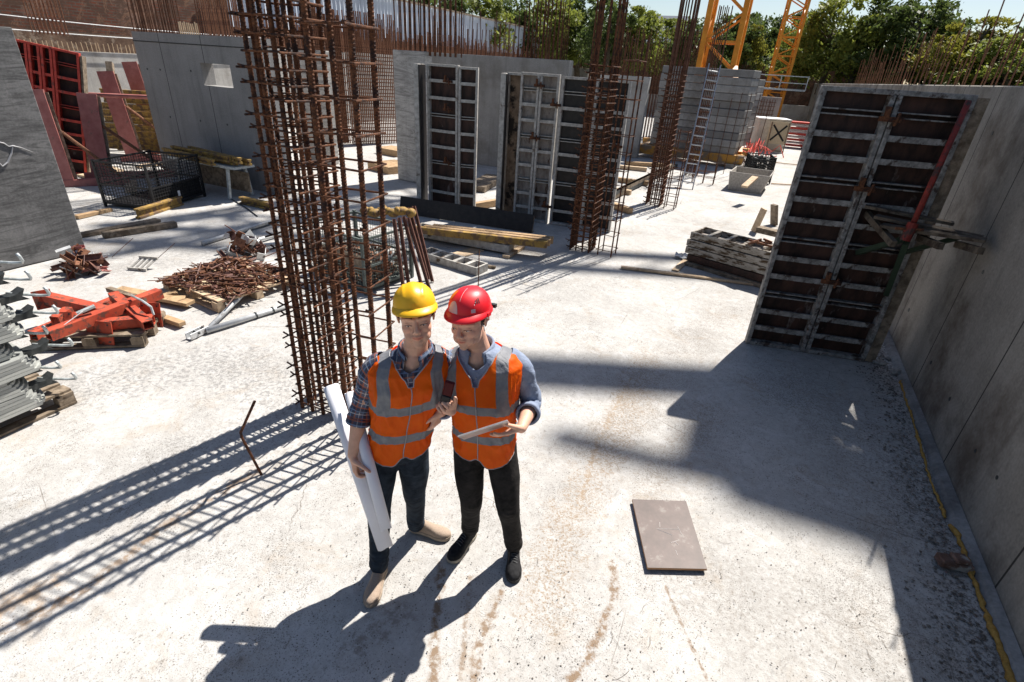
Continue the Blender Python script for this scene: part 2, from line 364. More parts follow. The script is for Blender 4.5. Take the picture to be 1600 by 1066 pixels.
# rough upstand at the foot
b = MB(); N = 60; vs = []
for i in range(N+1):
    y = -3+i*.3; a = .055+.03*mnoise.noise(V((0, y*1.3, 0))); vs += [V((1.98-a-.04, y, -.02)), V((1.98-a, y, .035+.01*mnoise.noise(V((3, y*4, 0))))), V((1.975, y, .05))]
b.add(vs, [(i*3+k, i*3+k+1, i*3+k+4, i*3+k+3) for i in range(N) for k in (0, 1)])
tag(b.build('kerb', concrete('kerb_concrete', (.16, .155, .15), (.36, .35, .335), stain=(.06, .05, .045))), 'low rough concrete upstand running along the foot of the right wall', 'kerb')
def foam_strip(pixels, label, r, seed):
    ps = [G(*p) for p in pixels]; pts = []; q = random.Random(seed)
    for a, c in zip(ps, ps[1:]):
        L = max(2, int((c-a).length/.035))
        for i in range(L): pts.append(a.lerp(c, i/L)+V((q.uniform(-.008, .008), 0, r*.35+q.uniform(-.003, .004))))
    rs = [r*q.uniform(.45, 1.15) for _ in pts]; tag(MB().tube(pts, rs, 7).build('foam_bead', foam, smooth=True), label, 'foam bead', 'yellow foam beads along the foot of the wall')
foam_strip([(1378, 505), (1388, 530)], 'short bead of yellow foam on the floor just beyond the tall form panel', .018, 1)
foam_strip([(1406, 596), (1425, 655), (1450, 740), (1480, 815)], 'thin bead of yellow foam along the kerb, middle stretch beside the right wall', .013, 2)
foam_strip([(1484, 822), (1497, 838), (1506, 870), (1530, 935), (1555, 1000), (1578, 1062), (1600, 1110)], 'thick bead of yellow foam along the kerb at the lower right corner', .021, 3)

# --- left perimeter: low wall, brick wall, fence
t = thing('perimeter_wall', (-17.8, 0, 0), 'pale concrete perimeter wall along the left side with short stubs of bar on top', 'wall')
MB().bb((-.3, -6, 0), (0, 16, 2.45)).build('wall_body', conc_light, t)
starters(t, line((-.15, 6.5), (-.15, 13.5), 60), 2.45, .3, .012, wood_pale, .05)
t = thing('rear_wall', (-17.8, 0, 0), 'long concrete wall far behind the formwork crowned with a dense curtain of rusty bars', 'wall')
MB().bb((-.3, 16.02, 0), (0, 61, 2.9)).build('wall_body', conc_light, t)
starters(t, line((-.08, 16.2), (-.08, 30), 100)+line((-.2, 16.2), (-.2, 34), 130)+line((-.1, 30), (-.1, 58), 170), 2.9, 1.25, .024, rust_light, .03, .45)
t = thing('brick_wall', (-18.9, 0, 0), 'old red brick wall with pale patches at the top left behind the red form panel', 'wall')
MB().bb((-.5, -4, 2.9), (0, 16.6, 7.2)).build('wall_body', brick_m, t)
MB().bb((.02, 5.2, 2.9), (.35, 6.1, 7.2)).build('pilaster', brick_m, t)
for k, (za, zb) in enumerate(((3.35, 3.15), (3.0, 2.95))):
    pts = [(1.25, 4+i*.5, za+(zb-za)*i/24+.12*math.sin(math.pi*i/24)*-1) for i in range(25)]
    tag(MB().tube([(-18.9+x, y, z) for x, y, z in pts], .012, 5).build('cable', white_plastic), ('upper' if k == 0 else 'lower')+' pale cable slung in front of the brick wall at top left', 'cable')
t = thing('brick_footing', (-18.6, 0, 0), 'low strip of red brick wall below the corrugated sheet fence', 'wall')
MB().bb((-.4, 16.65, 2.9), (0, 55, 3.55)).build('wall_body', brick_m, t)
t = thing('corrugated_fence', (-18.62, 0, 0), 'pale blue corrugated sheet fence running along the top of the left bank', 'fence')
sheet_m = mottled('corrugated_sheet', (.42, .47, .55), (.60, .65, .72), 1.2, .5, .1, stretch=(1, 1, .3), c3=(.30, .32, .36), t3=.62, s3=.5, bump=0)
b = MB(); vs = []; N = 560
for i in range(N+1):
    y = 15.5+i*.065; x = .03*math.sin(i*math.pi/2.); top = 5.35+.12*mnoise.noise(V((y*.2, 0, 0)))
    if y > 43: x += .25*mnoise.noise(V((y*.8, 3, 0))); top -= (y-43)*.12
    vs += [V((x, y, 3.45)), V((x+.02, y, top))]
b.add(vs, [(2*i, 2*i+2, 2*i+3, 2*i+1) for i in range(N)]); b.build('sheet', sheet_m, t)
MB().bar((.1, 15.5, 5.38), (.1, 43, 5.34), .06, .09).build('top_rail', wood_grey, t)
t = thing('fence_lamp', (-18.5, 44.5, 3.2), 'small white lamp on a post at the far end of the corrugated fence', 'lamp')
MB().tube([(0, 0, 0), (0, 0, 2.5)], .04, 6).build('post', galv, t); MB().box((0, 0, 2.62), (.3, .3, .25)).build('lamp_head', white_plastic, t)
# --- back wall
t = thing('back_wall', (0, 48, 0), 'low pale concrete wall closing the far end of the site', 'wall')
MB().bb((-14, 0, 0), (6, .3, 1.35)).build('wall_body', conc_light, t)
t = thing('brick_back_wall', (0, 52, 0), 'dark brick wall at the far end behind the small crane mast', 'wall')
MB().bb((-16, 0, 0), (6.5, .4, 3.9)).build('wall_body', brick_m, t)

# --- left concrete walls
def slab(name, loc, a, b, mat, label, cat='wall', rz=0, bev=.01):
    t = thing(name, loc, label, cat, rz); MB().bb(a, b).build('wall_body', mat, t, bevel=bev); return t
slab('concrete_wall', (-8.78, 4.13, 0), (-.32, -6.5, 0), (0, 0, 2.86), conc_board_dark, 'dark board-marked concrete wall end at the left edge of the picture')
b = MB(); P0 = [GX(x, y, -8.772) for x, y in ((-6, 221), (6, 224), (14, 229), (20, 228), (34, 231), (52, 238))]; b.tube(P0, [.004, .008, .006, .009, .004, .002], 4)
b.tube([GX(x, y, -8.770) for x, y in ((20, 228), (18, 240), (12, 254), (4, 260), (-4, 252))], [.006, .010, .012, .010, .006], 4)
tag(b.build('plastic_strip', plain('dull_plastic', (.33, .33, .34), .6)), 'torn white plastic strip stuck on the dark wall at the left edge', 'plastic strip')
# wall with the square opening
YW = 8.4
xa, xb = GY(205, 50, YW).x, -9.35
o1, o2 = GY(312, 98, YW), GY(365, 138, YW)
t = thing('concrete_wall', (0, YW, 0), 'smooth grey concrete wall pierced by a small square opening', 'wall')
b = MB(); HT = 2.98
b.bb((xa, 0, 0), (o1.x, .3, HT)); b.bb((o2.x, 0, 0), (xb, .3, HT)); b.bb((o1.x, 0, 0), (o2.x, .3, o2.z)); b.bb((o1.x, 0, o1.z), (o2.x, .3, HT)); b.build('wall_body', conc_wall_x, t)
MB().bb((xa-.01, -.006, HT-.19), (xb+.01, .02, HT-.17)).build('pour_line', galv_dark, t)
for (px, py) in ((230, 108), (250, 109), (298, 111), (266, 183), (313, 189), (355, 195), (395, 120), (400, 200)):
    p = GY(px, py, YW-.004); MB().tube([(0, 0, 0), (0, .01, 0)], .022, 10).build('tie_hole', galv_dark, t, loc=(p.x, -.004, p.z))
for f, n in ((0, 34), (.54, 34)):
    starters(t, [(xa+(xb-xa)*(f+.36*i/n)+rnd.uniform(-.02, .02), .08+.14*(i % 2)) for i in range(n)], HT, 2.0, .012, rust_light if f else rust_far, .02, .1)
starters(t, [(xa+(xb-xa)*(.37+.16*i/10), .12) for i in range(10)], HT, .28, .014, wood_pale, .05)
slab('concrete_pier', tuple(G(519, 258)), (-1.15, 0, 0), (0, .3, 2.85), conc_board, 'board-marked concrete pier standing behind the nearest rebar cages', 'pier')
# central pier + wall behind
pl, pr = G(622, 280), G(666, 289); ang = math.atan2(pr.y-pl.y, pr.x-pl.x)
t = slab('concrete_pier', tuple(pl), (0, 0, 0), ((pr-pl).length+.03, .26, 2.96), conc_board, 'pale board-marked concrete pier with tall rusty bars rising from its top', 'pier', ang)
starters(t, [(.05+(.95)*i/13, .06+.13*(i % 2)) for i in range(28)][:26], 2.93, 2.3, .015, rust, .012, .05)
t = slab('concrete_wall', (-10.0, 15.0, 0), (0, 0, 0), (4.6, .32, 3.0), conc_mid, 'light concrete wall behind the central form panels with bars along its top')
starters(t, [(.1+4.4*i/60, .1+.1*(i % 2)) for i in range(60)], 3.0, 1.15, .011, rust_far, .03, .4)
starters(t, [(3.2+1.2*i/22, .06+.18*(i % 2)) for i in range(22)], 3.0, 2.0, .013, rust, .02, .1, name='tall_starter_bar')
slab('concrete_wall', (-5.95, 20.6, 0), (0, 0, 0), (1.55, .3, 2.7), conc_light, 'light concrete wall panel standing left of the stacked ballast blocks')
slab('concrete_pier', (-6.9, 23, 0), (0, 0, 0), (.5, 1.2, 2.7), conc_light, 'narrow pale concrete pier seen beyond the sparse cage', 'pier')
t = thing('rebar_wall', (-7.2, 27, 0), 'dense clump of rusty wall bars standing between pale wall and trees', 'rebar'); starters(t, [(.045*i, .3*(i % 3)) for i in range(95)], 0.05, 4.6, .014, rust_far, .01, .25, name='vertical_bar')
slab('concrete_wall', (-1.5, 33, 0), (0, 0, 0), (1.45, .3, 2.1), conc_block, 'grey concrete wall piece beyond the ballast blocks with a mesh in front')
t = thing('rebar_mesh', (-1.75, 32.6, 0), 'upright rusty rebar mesh standing before the far grey wall piece', 'rebar mesh')
for i in range(12): link('vertical_bar', bar_mesh(2.0, .016, rust_far), t, (i*.13, 0, 0))
for i in range(10): link('horizontal_bar', bar_mesh(1.5, .014, rust_far), t, (0, -.02, .15+i*.19), (0, R(90), 0))
def mesh_wall(a, c, h, label, nv, nh, hh):
    a = V(a); c = V(c); d = c-a; L = d.length; t = thing('rebar_mesh', tuple(a), label, 'rebar mesh', math.atan2(d.y, d.x))
    for k in range(2):
        for i in range(nv): link('vertical_bar', bar_mesh(h+rnd.choice((-.2, 0, .15)), .020, rust_light), t, (L*(i+.4*k)/nv, .22*k, 0))
    for i in range(nh): link('horizontal_bar', bar_mesh(L, .017, rust_light), t, (0, .2*(i % 2), .1+hh*i/nh), (0, R(90), 0))
    return t
mesh_wall(G(508, 226), G(550, 224), 3.9, 'tall rusty rebar mesh wall seen between the near cages, left part', 17, 26, 3.0)
mesh_wall(G(553, 226), G(625, 224), 3.9, 'tall rusty rebar mesh wall between the near cages and the central pier, right part', 26, 26, 2.9)

# ------------------------------------------------------------------ formwork panels
def form_panel(loc, rz, w_, h, cols, rows, ply, label, clamps=(), group=None, depth=.12, frame=form_steel, rot=None, name='form_panel', rb=.035):
    t = thing(name, loc, label, 'formwork panel', rz, group)
    if rot: t.rotation_euler = rot
    MB().bb((.01, depth-.022, .01), (w_-.01, depth, h-.01)).build('plywood', ply, t)
    fr = MB(); k = .045
    fr.bb((0, 0, 0), (k, depth-.024, h)); fr.bb((w_-k, 0, 0), (w_, depth-.024, h)); fr.bb((k, 0, 0), (w_-k, depth-.024, k)); fr.bb((k, 0, h-k), (w_-k, depth-.024, h))
    fr.build('frame', frame, t, bevel=.004)
    xs = [0]
    for c in cols: xs.append(xs[-1]+c)
    xs = [x*w_/xs[-1] for x in xs]
    for x in xs[1:-1]:
        MB().bb((x-.05, -.006, k), (x-.006, depth-.026, h-k)).bb((x+.006, -.006, k), (x+.05, depth-.026, h-k)).build('stiffener', frame, t, bevel=.004)
    rm = {}
    for j in range(1, rows):
        z = h*j/rows; dbl = j % 3 == 0
        for i in range(len(xs)-1):
            a = xs[i]+(.05 if i else k); b_ = xs[i+1]-(.05 if i < len(xs)-2 else k); kk = (i, dbl)
            if kk not in rm:
                m_ = MB()
                if dbl: m_.bb((a, .03, -.03), (b_, depth-.025, -.018)); m_.bb((a, .03, .018), (b_, depth-.025, .03))
                else: m_.bb((a, .012, -rb*.5), (b_, depth-.025, rb*.5)); m_.bb((a, .012, rb*.5), (b_, .022, rb*1.1))
                rm[kk] = m_.mesh('rib', frame)
            link('rib', rm[kk], t, (0, 0, z))
        # gusset edges beside the stiffener give each bay its shaded cheek
    for (cx, cz) in clamps:
        c_ = MB(); c_.box((0, 0, 0), (.2, .035, .045)); c_.box((-.05, -.01, .05), (.035, .05, .12)); c_.tube([(.04, -.02, -.05), (.04, -.06, .06)], .014, 6); c_.build('clamp', rust, t, loc=(cx, -.03, cz))
    return t
pA, pB = G(1165, 537), V((1.60, 6.55, 0)); d = pB-pA; angP = math.atan2(d.y, d.x)
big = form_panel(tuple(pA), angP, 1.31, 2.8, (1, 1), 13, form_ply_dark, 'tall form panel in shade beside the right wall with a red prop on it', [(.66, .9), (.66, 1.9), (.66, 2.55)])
MB().bb((1.315, .02, 0), (1.42, .16, 2.78)).build('filler_timber', wood_grey, big)
# bracket platform with red prop, fixed on the panel
wood_dark = mottled('wood_dark', (.06, .048, .036), (.17, .135, .10), 14, .9, c3=(.05, .035, .025), t3=.55, s3=6, bump=.5)
t = thing('work_platform', tuple(GY(1385, 345, 6.1)), 'small timber work platform on green brackets jutting from the tall shaded form panel', 'work platform', 0)
c0 = GY(1350, 322, 6.35); c1 = GY(1385, 368, 5.9); c2 = GY(1553, 368, 5.75); c3 = GY(1425, 350, 6.35)
L = t.location
zz = c1.z-.0
def pt(px, py, Y): return GY(px, py, Y)-L
for (a, c, wd) in (((1352, 322, 6.42), (1490, 350, 6.3), .10), ((1368, 338, 6.3), (1535, 372, 6.0), .14), ((1378, 352, 6.15), (1540, 376, 5.88), .14)):
    MB().bar(pt(*a), pt(*c), wd, .028).build('plank', wood_dark, t)
for (a, c) in (((1358, 325, 6.5), (1400, 372, 5.95)), ((1440, 362, 6.2), (1475, 375, 5.8)), ((1500, 372, 6.1), (1538, 382, 5.7))):
    MB().bar(pt(*a)-V((0, 0, .06)), pt(*c)-V((0, 0, .06)), .05, .06).build('bearer', wood_dark, t)
green_m = plain('green_paint', (.022, .04, .022), .6)
MB().bar(pt(1418, 372, 6.0), pt(1340, 395, 6.5), .05, .05).bar(pt(1416, 380, 5.95), pt(1385, 460, 6.5), .05, .05).bar(pt(1495, 372, 6.0), pt(1412, 395, 6.5), .04, .04).build('bracket', green_m, t)
t = thing('red_prop', tuple(GY(1422, 360, 5.95)), 'red steel prop rising from the timber platform across the shaded form panel', 'prop')
a, c = GY(1514, 158, 6.32)-t.location, V((0, 0, 0))
prop_red = mottled('prop_red', (.13, .018, .014), (.26, .035, .026), 14, .7, c3=(.06, .035, .03), t3=.54, s3=9)
MB().tube([c, a], .025, 10).build('tube', prop_red, t, smooth=True); MB().tube([c-V((.01, 0, .1)), c+(a-c)*.06], .045, 10).build('collar', prop_red, t); MB().tube([c+V((-.12, 0, -.0)), c+V((.1, 0, .02))], .014, 6).build('pin', rust, t)
# central panels
form_panel((-6.62, 9.75, 0), R(-78), .34, 2.72, (1,), 9, form_ply_black, 'form panel turned edge on, leftmost of the central group', frame=alu_concrete)
form_panel((-6.42, 9.68, 0), R(0), .70, 2.74, (1,), 9, form_ply_dark, 'central form panel of nine bays beside the concrete pier', [(.5, 2.45), (.5, 1.95), (.5, .95)], frame=alu_concrete)
form_panel((-5.70, 9.68, 0), R(18), .38, 2.72, (1,), 9, form_ply_dark, 'narrow form panel joined to the right of the nine bay panel', frame=alu_concrete)
form_panel((-4.92, 10.1, 0), R(-74), .42, 2.66, (1,), 9, form_ply_black, 'form panel standing edge on in the middle of the central group', frame=alu_concrete)
form_panel((-4.78, 9.9, 0), R(6), .36, 2.68, (1,), 1, mottled('form_ply_brown', (.15, .10, .065), (.30, .22, .15), 6, .7, c3=(.02, .015, .012), t3=.5, s3=2), 'brown faced form panel left of the white ribbed panel', frame=alu_concrete)
form_panel((-4.42, 9.74, 0), R(8), .73, 2.70, (1, 1), 10, form_ply_light, 'white ribbed form panel with rusty clamps in the central group', [(.37, 2.5), (.70, 2.2), (.36, 1.6), (.70, .35)], frame=alu_concrete)
form_panel((-3.66, 9.86, 0), R(6), 1.24, 2.68, (1, 1), 10, form_ply_black, 'black faced form panel behind the tall dense cage', [(.6, 1.0), (1.15, 1.6)], frame=alu_concrete)
# red form panel leaning at left
rc = G(133, 274); ar = R(48)
t = form_panel((rc.x-1.55*math.cos(ar), rc.y-1.55*math.sin(ar), 0), 0, 1.55, 2.85, (1.1, .45, .45, .45, 1), 10, form_ply_dark, 'tall bright red form panel leaning at the left behind the pink frames', frame=mottled('red_form_paint', (.42, .045, .032), (.60, .085, .055), 8, .55, c3=(.14, .05, .04), t3=.60, s3=7, bump=.2), depth=.2, rot=(R(-3), R(11), ar))
MB().bb((1.56, .02, 0), (1.60, .34, 2.8)).build('timber_edge', wood_grey, t)
t = thing('rebar_bundle', tuple(GY(76, 50, 7.6)), 'bundle of long rusty bars standing above the red form panel', 'rebar'); starters(t, [(-.62+.075*i, .1*(i % 2)) for i in range(17)], 0, 2.2, .013, rust_light, .015, .1, name='vertical_bar')
# pink triangular frames
def a_frame(base, h, lean, label, back=1.3):
    t = thing('formwork_bracket', tuple(base), label, 'steel bracket', R(52), 'pink steel brackets by the red panel')
    top = V((-lean, .1, h)); 
    MB().bar((0, 0, .05), top, .09, .34, up=(1, 0, 0)).build('upright', pink_primer, t)
    MB().bar((.19, .05, .06), top+V((.19, .05, -.05)), .05, .06, up=(1, 0, 0)).build('timber_strip', wood_grey, t)
    MB().tube([top*.72, V((back, .3, .08))], .035, 8).build('brace', rust_light, t)
    MB().bar((-.3, 0, .07), (back+.1, .1, .07), .16, .14).build('base_beam', pink_primer, t)
    return t
a_frame(G(160, 280), 1.75, -.15, 'pink primed triangular steel bracket standing just right of the red panel')
a_frame(G(212, 252), 2.1, .15, 'pink primed triangular steel bracket in the middle, its brace over yellow beams')
a_frame(G(250, 240), 2.3, .2, 'pink primed triangular steel bracket nearest the wall with the opening')
a_frame(G(104, 292), 1.85, .05, 'pink primed steel bracket leaning in front of the red panel by the dark wall', 1.0)
q0, q1 = G(130, 155, 1.75), G(235, 158, 2.0)
tag(MB().tube([GY(138, 148, 8.2), GY(232, 152, 9.0)], .05, 8).build('cross_tube', pink_primer), 'pale pink tube lying level across the tops of the steel frames', 'tube')
t = thing('timber_prop', tuple(G(190, 235)), 'dark timber post leaning up against the pale perimeter wall', 'post')
a = GX(171, 98, -17.5)-t.location; MB().bar((0, 0, 0), a, .16, .16).build('post', wood_grey, t); MB().tube([a*.7+V((.1, 0, 0)), V((1.2, .3, .1))], .05, 8).build('brace', rust_light, t)
# yellow beam stack behind the frames
t0 = None
s0 = GX(160, 236, -15.9)
for i in range(8):
    o = link('timber_beam', None) if False else None
def h_beam(L_, m=wood_yellow, hh=.16, ww=.08):
    return MB().bb((0, -ww/2, 0), (L_, ww/2, .04)).bb((0, -ww/2, hh-.04), (L_, ww/2, hh)).bb((0, -.015, .04), (L_, .015, hh-.04)).mesh('timber_beam', m)
hb = h_beam(2.2)
for i in range(9):
    o = link('timber_beam', hb, None, (-16.6+.06*i, 9.1+rnd.uniform(-.05, .05), .12+i*.172), (0, 0, R(24)))
    ordn = ['bottom', 'second lowest', 'third lowest', 'fourth lowest', 'middle', 'fourth highest', 'third highest', 'second highest', 'top'][i]
    tag(o, ordn+' yellow timber beam of the stack behind the pink steel frames', 'timber beam', 'yellow beams stacked behind the frames')
# trestle with beams in front of wall with opening
t = thing('trestle', (-10.6, 7.75, 0), 'galvanised steel trestle carrying yellow beams before the wall with the opening', 'trestle')
for x in (-.75, .75):
    MB().bar((x, -.28, 0), (x, -.2, .62), .05, .05).build('leg', galv, t); MB().bar((x, .28, 0), (x, .2, .62), .05, .05).build('leg', galv, t)
MB().bar((-1, 0, .64), (1, 0, .64), .5, .05).build('top_rail', galv, t)
MB().bb((-.6, .12, .1), (.9, .16, .5)).build('back_board', wood_grey, t)
hb2 = h_beam(1.9, wood_yellow, .12)
for i in range(5):
    o = link('timber_beam', hb2, None, (-11.75+rnd.uniform(-.08, .08)+.1*i, 7.6+.1*i, .68+.05*(i % 2)), (0, 0, R(-6+rnd.uniform(-3, 3))))
    tag(o, ['front', 'second', 'middle', 'fourth', 'rearmost'][i]+' yellow beam lying on the galvanised trestle', 'timber beam', 'yellow beams on the trestle')

# ------------------------------------------------------------------ rebar cages
def cage(base, size, nx, ny, r, h, ties, tr, label, rz=0, ribs=False, m=rust, hook=.05, inner=True, lean=(0, 0), group='rebar column cages standing in a row'):
    t = thing('rebar_cage', tuple(base), label, 'rebar cage', rz, group); t.rotation_euler = (lean[0], lean[1], rz)
    sx, sy = size; spots = []
    for i in range(nx):
        for j in range(ny):
            if i in (0, nx-1) or j in (0, ny-1): spots.append((-sx/2+sx*i/(nx-1), -sy/2+sy*j/(ny-1)))
    bm_ = bar_mesh(h, r, m, ribs)
    for x, y in spots: link('vertical_bar', bm_, t, (x+rnd.uniform(-.006, .006), y+rnd.uniform(-.006, .006), 0), (rnd.uniform(-.004, .004), rnd.uniform(-.004, .004), rnd.uniform(0, 6)))
    e = r+tr; X, Y = sx/2+e, sy/2+e
    vs = []
    for k in range(3):
        q = MB(); s = [1, 1, -1][k]; hk = hook*(1+.4*k)
        q.tube([(-X*s-0, -Y, .012), (X*s, -Y, 0), (X*s, Y, 0), (-X*s, Y, .0), (-X*s, -Y-hk, .006)], tr, 6)
        q.tube([(-X*s+.0, -Y, .012), (-X*s-hk, -Y+.01, .02)], tr, 6)
        if inner and k != 1: q.tube([(0, -Y, .03), (X*.98, 0, .03), (0, Y, .03), (-X*.98, 0, .03)], tr*.8, 5, closed=True)
        vs.append(q.mesh('tie', m))
    for i, z in enumerate(ties): link('tie', vs[i % 3], t, (rnd.uniform(-.004, .004), rnd.uniform(-.004, .004), z), (rnd.uniform(-.012, .012), rnd.uniform(-.015, .015), rnd.uniform(-.02, .02)))
    return t
def zs(a, b, s): 
    o = []; z = a
    while z < b: o.append(z+rnd.uniform(-.006, .006)); z += s
    return o
rust_near = rust
cage((-3.02, 2.90, 0), (.34, .30), 4, 5, .0165, 3.7, zs(.06, 3.65, .094), .0072, 'dense near rebar cage at the left with closely spaced ties', R(2), True, hook=.04)
cB = V(((G(545, 673)+G(620, 664))/2)); gl, gf = G(545, 673), G(586, 683)
aB = math.atan2(gf.y-gl.y, gf.x-gl.x)
cage((cB.x, cB.y, 0), (.285, .26), 2, 2,   .0195, 3.9, zs(.18, 3.85, .198), .0075, 'open four bar rebar cage directly behind the man in the yellow helmet', aB+R(0), True, inner=False, hook=.03)
cage((-2.56, 8.70, 0), (.34, .36), 4, 5, .015, 4.9, zs(.06, 2.95, .10), .0078, 'tall dense rebar cage in front of the black faced form panel', 0, False)
cage((-2.10, 8.65, 0), (.24, .26), 2, 2, .012, 3.3, zs(.1, 3.1, .26), .006, 'slim four bar cage just right of the tall dense cage', R(-4), False, inner=False)
cage((-2.22, 13.2, 0), (.32, .40), 4, 5, .016, 5.2, zs(.06, 2.9, .11), .009, 'dense rebar cage in the middle distance left of the aluminium ladder', 0, False, m=rust_far)
cage((-1.80, 13.0, 0), (.22, .3), 2, 2, .013, 1.75, zs(.1, 1.7, .2), .007, 'short open cage at the foot of the middle distance dense cage', 0, False, m=rust_far, inner=False)
cage((-2.05, 18.2, 0), (.32, .4), 4, 3, .014, 4.6, zs(.06, 2.9, .2), .008, 'far dense cage in front of the stacked ballast blocks', 0, False, m=rust_far)
cage((-2.9, 17.2, 0), (.25, .4), 3, 2, .012, 3.0, zs(.2, 2.9, .3), .008, 'thin cage of long bars left of the aluminium ladder', 0, False, m=rust_far, inner=False)
cage((-1.55, 17.0, 0), (.6, .2), 3, 2, .012, .55, zs(.2, .5, .15), .008, 'low ring of stub bars on the floor right of the ladder', 0, False, m=rust_far, inner=False)
t = thing('rebar_group', (-1.5, 19.3, 0), 'loose group of thin upright bars in front of the ballast blocks', 'rebar')
starters(t, [(-.8+.28*i, .1*(i % 2)) for i in range(8)], 0, 2.5, .011, rust_far, .02, .2, name='vertical_bar')
# ladder leaning on the cage
t = thing('ladder', (0, 0, 0), 'light aluminium ladder leaning on the far dense cage', 'ladder')
lb, rb_ = G(1064, 294), G(1082, 296); lt_, rt_ = GY(1108, 100, 17.6), GY(1126, 103, 17.6)
t.location = lb; alu = plain('aluminium', (.42, .43, .44), .4, .4)
for a, c, nm in ((lb, lt_, 0), (rb_, rt_, 1)): MB().bar(a-lb, c-lb, .03, .06).build('stile', alu, t)
for i in range(13):
    f = (i+.7)/13.4; MB().tube([(lb.lerp(lt_, f))-lb, (rb_.lerp(rt_, f))-lb], .018, 6).build('rung', alu, t)

# bent bar in floor, thin bar
def bent(ps, r, label):
    o = MB().tube(ps, r, 8).build('rebar_rod', rust, smooth=True); tag(o, label, 'rebar')
g0 = G(410, 740); dd = V((_rt.x, _rt.y, 0))
k1 = V((g0.x, g0.y, 0))
bx = lambda px, py, off: (lambda dr: V((0, 0, CH))+dr*(((V((-math.sin(YAW), math.cos(YAW), 0)).dot(g0)+off))/dr.dot(V((-math.sin(YAW), math.cos(YAW), 0)))))(ray(px, py))
bent([g0-V((0, 0, .05)), bx(378, 684, -.02), bx(376, 676, -.02), bx(398, 627, .02)], .010, 'bent rusty bar sticking up out of the floor at the left foreground')
g1 = G(747, 457); bent([g1-V((0, 0, .05)), V((g1.x, g1.y, .62))], .007, 'thin straight bar standing in the floor behind the red helmet')

# ------------------------------------------------------------------ ballast, cranes
bl = V((-4.2, 21.6, 0)); br_ = V((-1.05, 20.95, 0)); angb = math.atan2(br_.y-bl.y, br_.x-bl.x)
n_lab = 0
for r_ in range(11):
    z = .42+r_*.245
    o = MB().bb((0, 0, 0), (3.2, .9, .235)).build('ballast_block', conc_block, None, bevel=.015, loc=(bl.x+rnd.uniform(-.02, .02), bl.y+rnd.uniform(-.05, .05), z), rot=(0, 0, angb))
    tag(o, ['lowest', 'second', 'third', 'fourth', 'fifth', 'sixth', 'seventh', 'eighth', 'ninth', 'tenth', 'topmost'][r_]+' long ballast block of the front stack, counted from below', 'concrete block', 'ballast blocks at the crane foot')
for r_ in range(10):
    z = .42+r_*.245
    o = MB().bb((0, 0, 0), (1.1, .9, .235)).build('ballast_block', conc_block, None, bevel=.015, loc=(-2.05+rnd.uniform(-.02, .02), 24.6, z), rot=(0, 0, angb))
    tag(o, ['lowest', 'second', 'third', 'fourth', 'fifth', 'sixth', 'seventh', 'eighth', 'ninth', 'topmost'][r_]+' short ballast block of the rear right stack, counted from below', 'concrete block', 'ballast blocks at the crane foot')
def crane(base, wd, h, nb, label, leg, rz, jib=False):
    t = thing('tower_crane', tuple(base), label, 'tower crane', rz)
    hw = wd/2; m = yellow_paint
    for sx in (-1, 1):
        for sy in (-1, 1): MB().bb((sx*hw-leg/2, sy*hw-leg/2, 0), (sx*hw+leg/2, sy*hw+leg/2, h)).build('mast_leg', m, t)
    bh = h/nb; q = MB(); lt = leg*.42
    for s in (-1, 1):
        for (ax, flip) in ((0, 1), (1, -1)):
            def P_(u, z): return (u, s*hw, z) if ax == 0 else (s*hw, u, z)
            q.bar(P_(-hw, 0), P_(hw, 0), lt, lt); q.bar(P_(-hw, 0), P_(hw, bh/2), lt, lt); q.bar(P_(hw, bh/2), P_(-hw, bh), lt, lt)
    me = q.mesh('lattice', m)
    for i in range(nb): link('lattice', me, t, (0, 0, i*bh))
    return t
yellow_dirty = mottled('yellow_dirty', (.34, .16, .03), (.55, .28, .05), 3, .6, c3=(.22, .16, .11), t3=.5, s3=2)
cr1 = crane((-2.85, 26.4, 0), 1.35, 31, 15, 'big yellow tower crane mast rising behind the ballast blocks', .2, 0, True)
MB().bar((-2.0, -2.9, .30), (2.2, -2.9, .30), .3, .28).bar((-1.6, -5.3, .28), (2.1, -5.3, .28), .3, .3).bar((2.0, -5.3, .3), (.7, -.7, .3), .28, .26).bar((-1.6, -5.3, .3), (-.7, -.7, .3), .28, .26).build('base_frame', yellow_dirty, cr1)
MB().bar((1.9, -4.9, .42), (.75, -.7, 3.2), .2, .24).build('base_strut', yellow_paint, cr1)
MB().bb((1.6, -5.6, 0), (2.2, -5.0, .14)).build('base_pad', conc_block, cr1)
# unseen counter jib above the frame, with parts added to shade the floor
ja = math.atan2(.46, 1)
cj = MB(); 
hx = V((math.cos(ja), math.sin(ja), 0)); hy = V((-hx.y, hx.x, 0)); o_ = V((0, 0, 30))
for s in (-.42, .42): cj.bar(o_+hy*s+hx*-1, o_+hy*s+hx*14, .22, .3)
for i in range(14): cj.bar(o_+hx*i-hy*.42, o_+hx*(i+1)+hy*.42, .08, .08)
cj.build('counter_jib', yellow_paint, cr1)
def over(x, y, z): return V((x+.204*z, y+.711*z, z))-V((-2.85, 26.4, 0))
w1 = MB()
a, c = over(-1.95, 4.27, 30.2), over(.9, 5.55, 30.2); w1.bar(a, c, .66, .12, mi=0)
w1.build('shade_deck', galv_dark, cr1)  # added deck, set along the sun ray to throw the shade band
for i, (x, y, sx_, sy_) in enumerate(((.95, 4.28, 1.5, .75), (1.80, 4.3, .85, 2.0), (.80, 5.2, .95, 1.0), (.30, 4.15, .75, .62), (1.3, 3.75, 1.9, .55))):
    p = over(x, y, 29.0-.15*i); MB().box(p, (sx_, sy_, .3)).build('shade_counterweight', conc_block, cr1)  # weights shaped and placed by the soft shade wanted on the floor
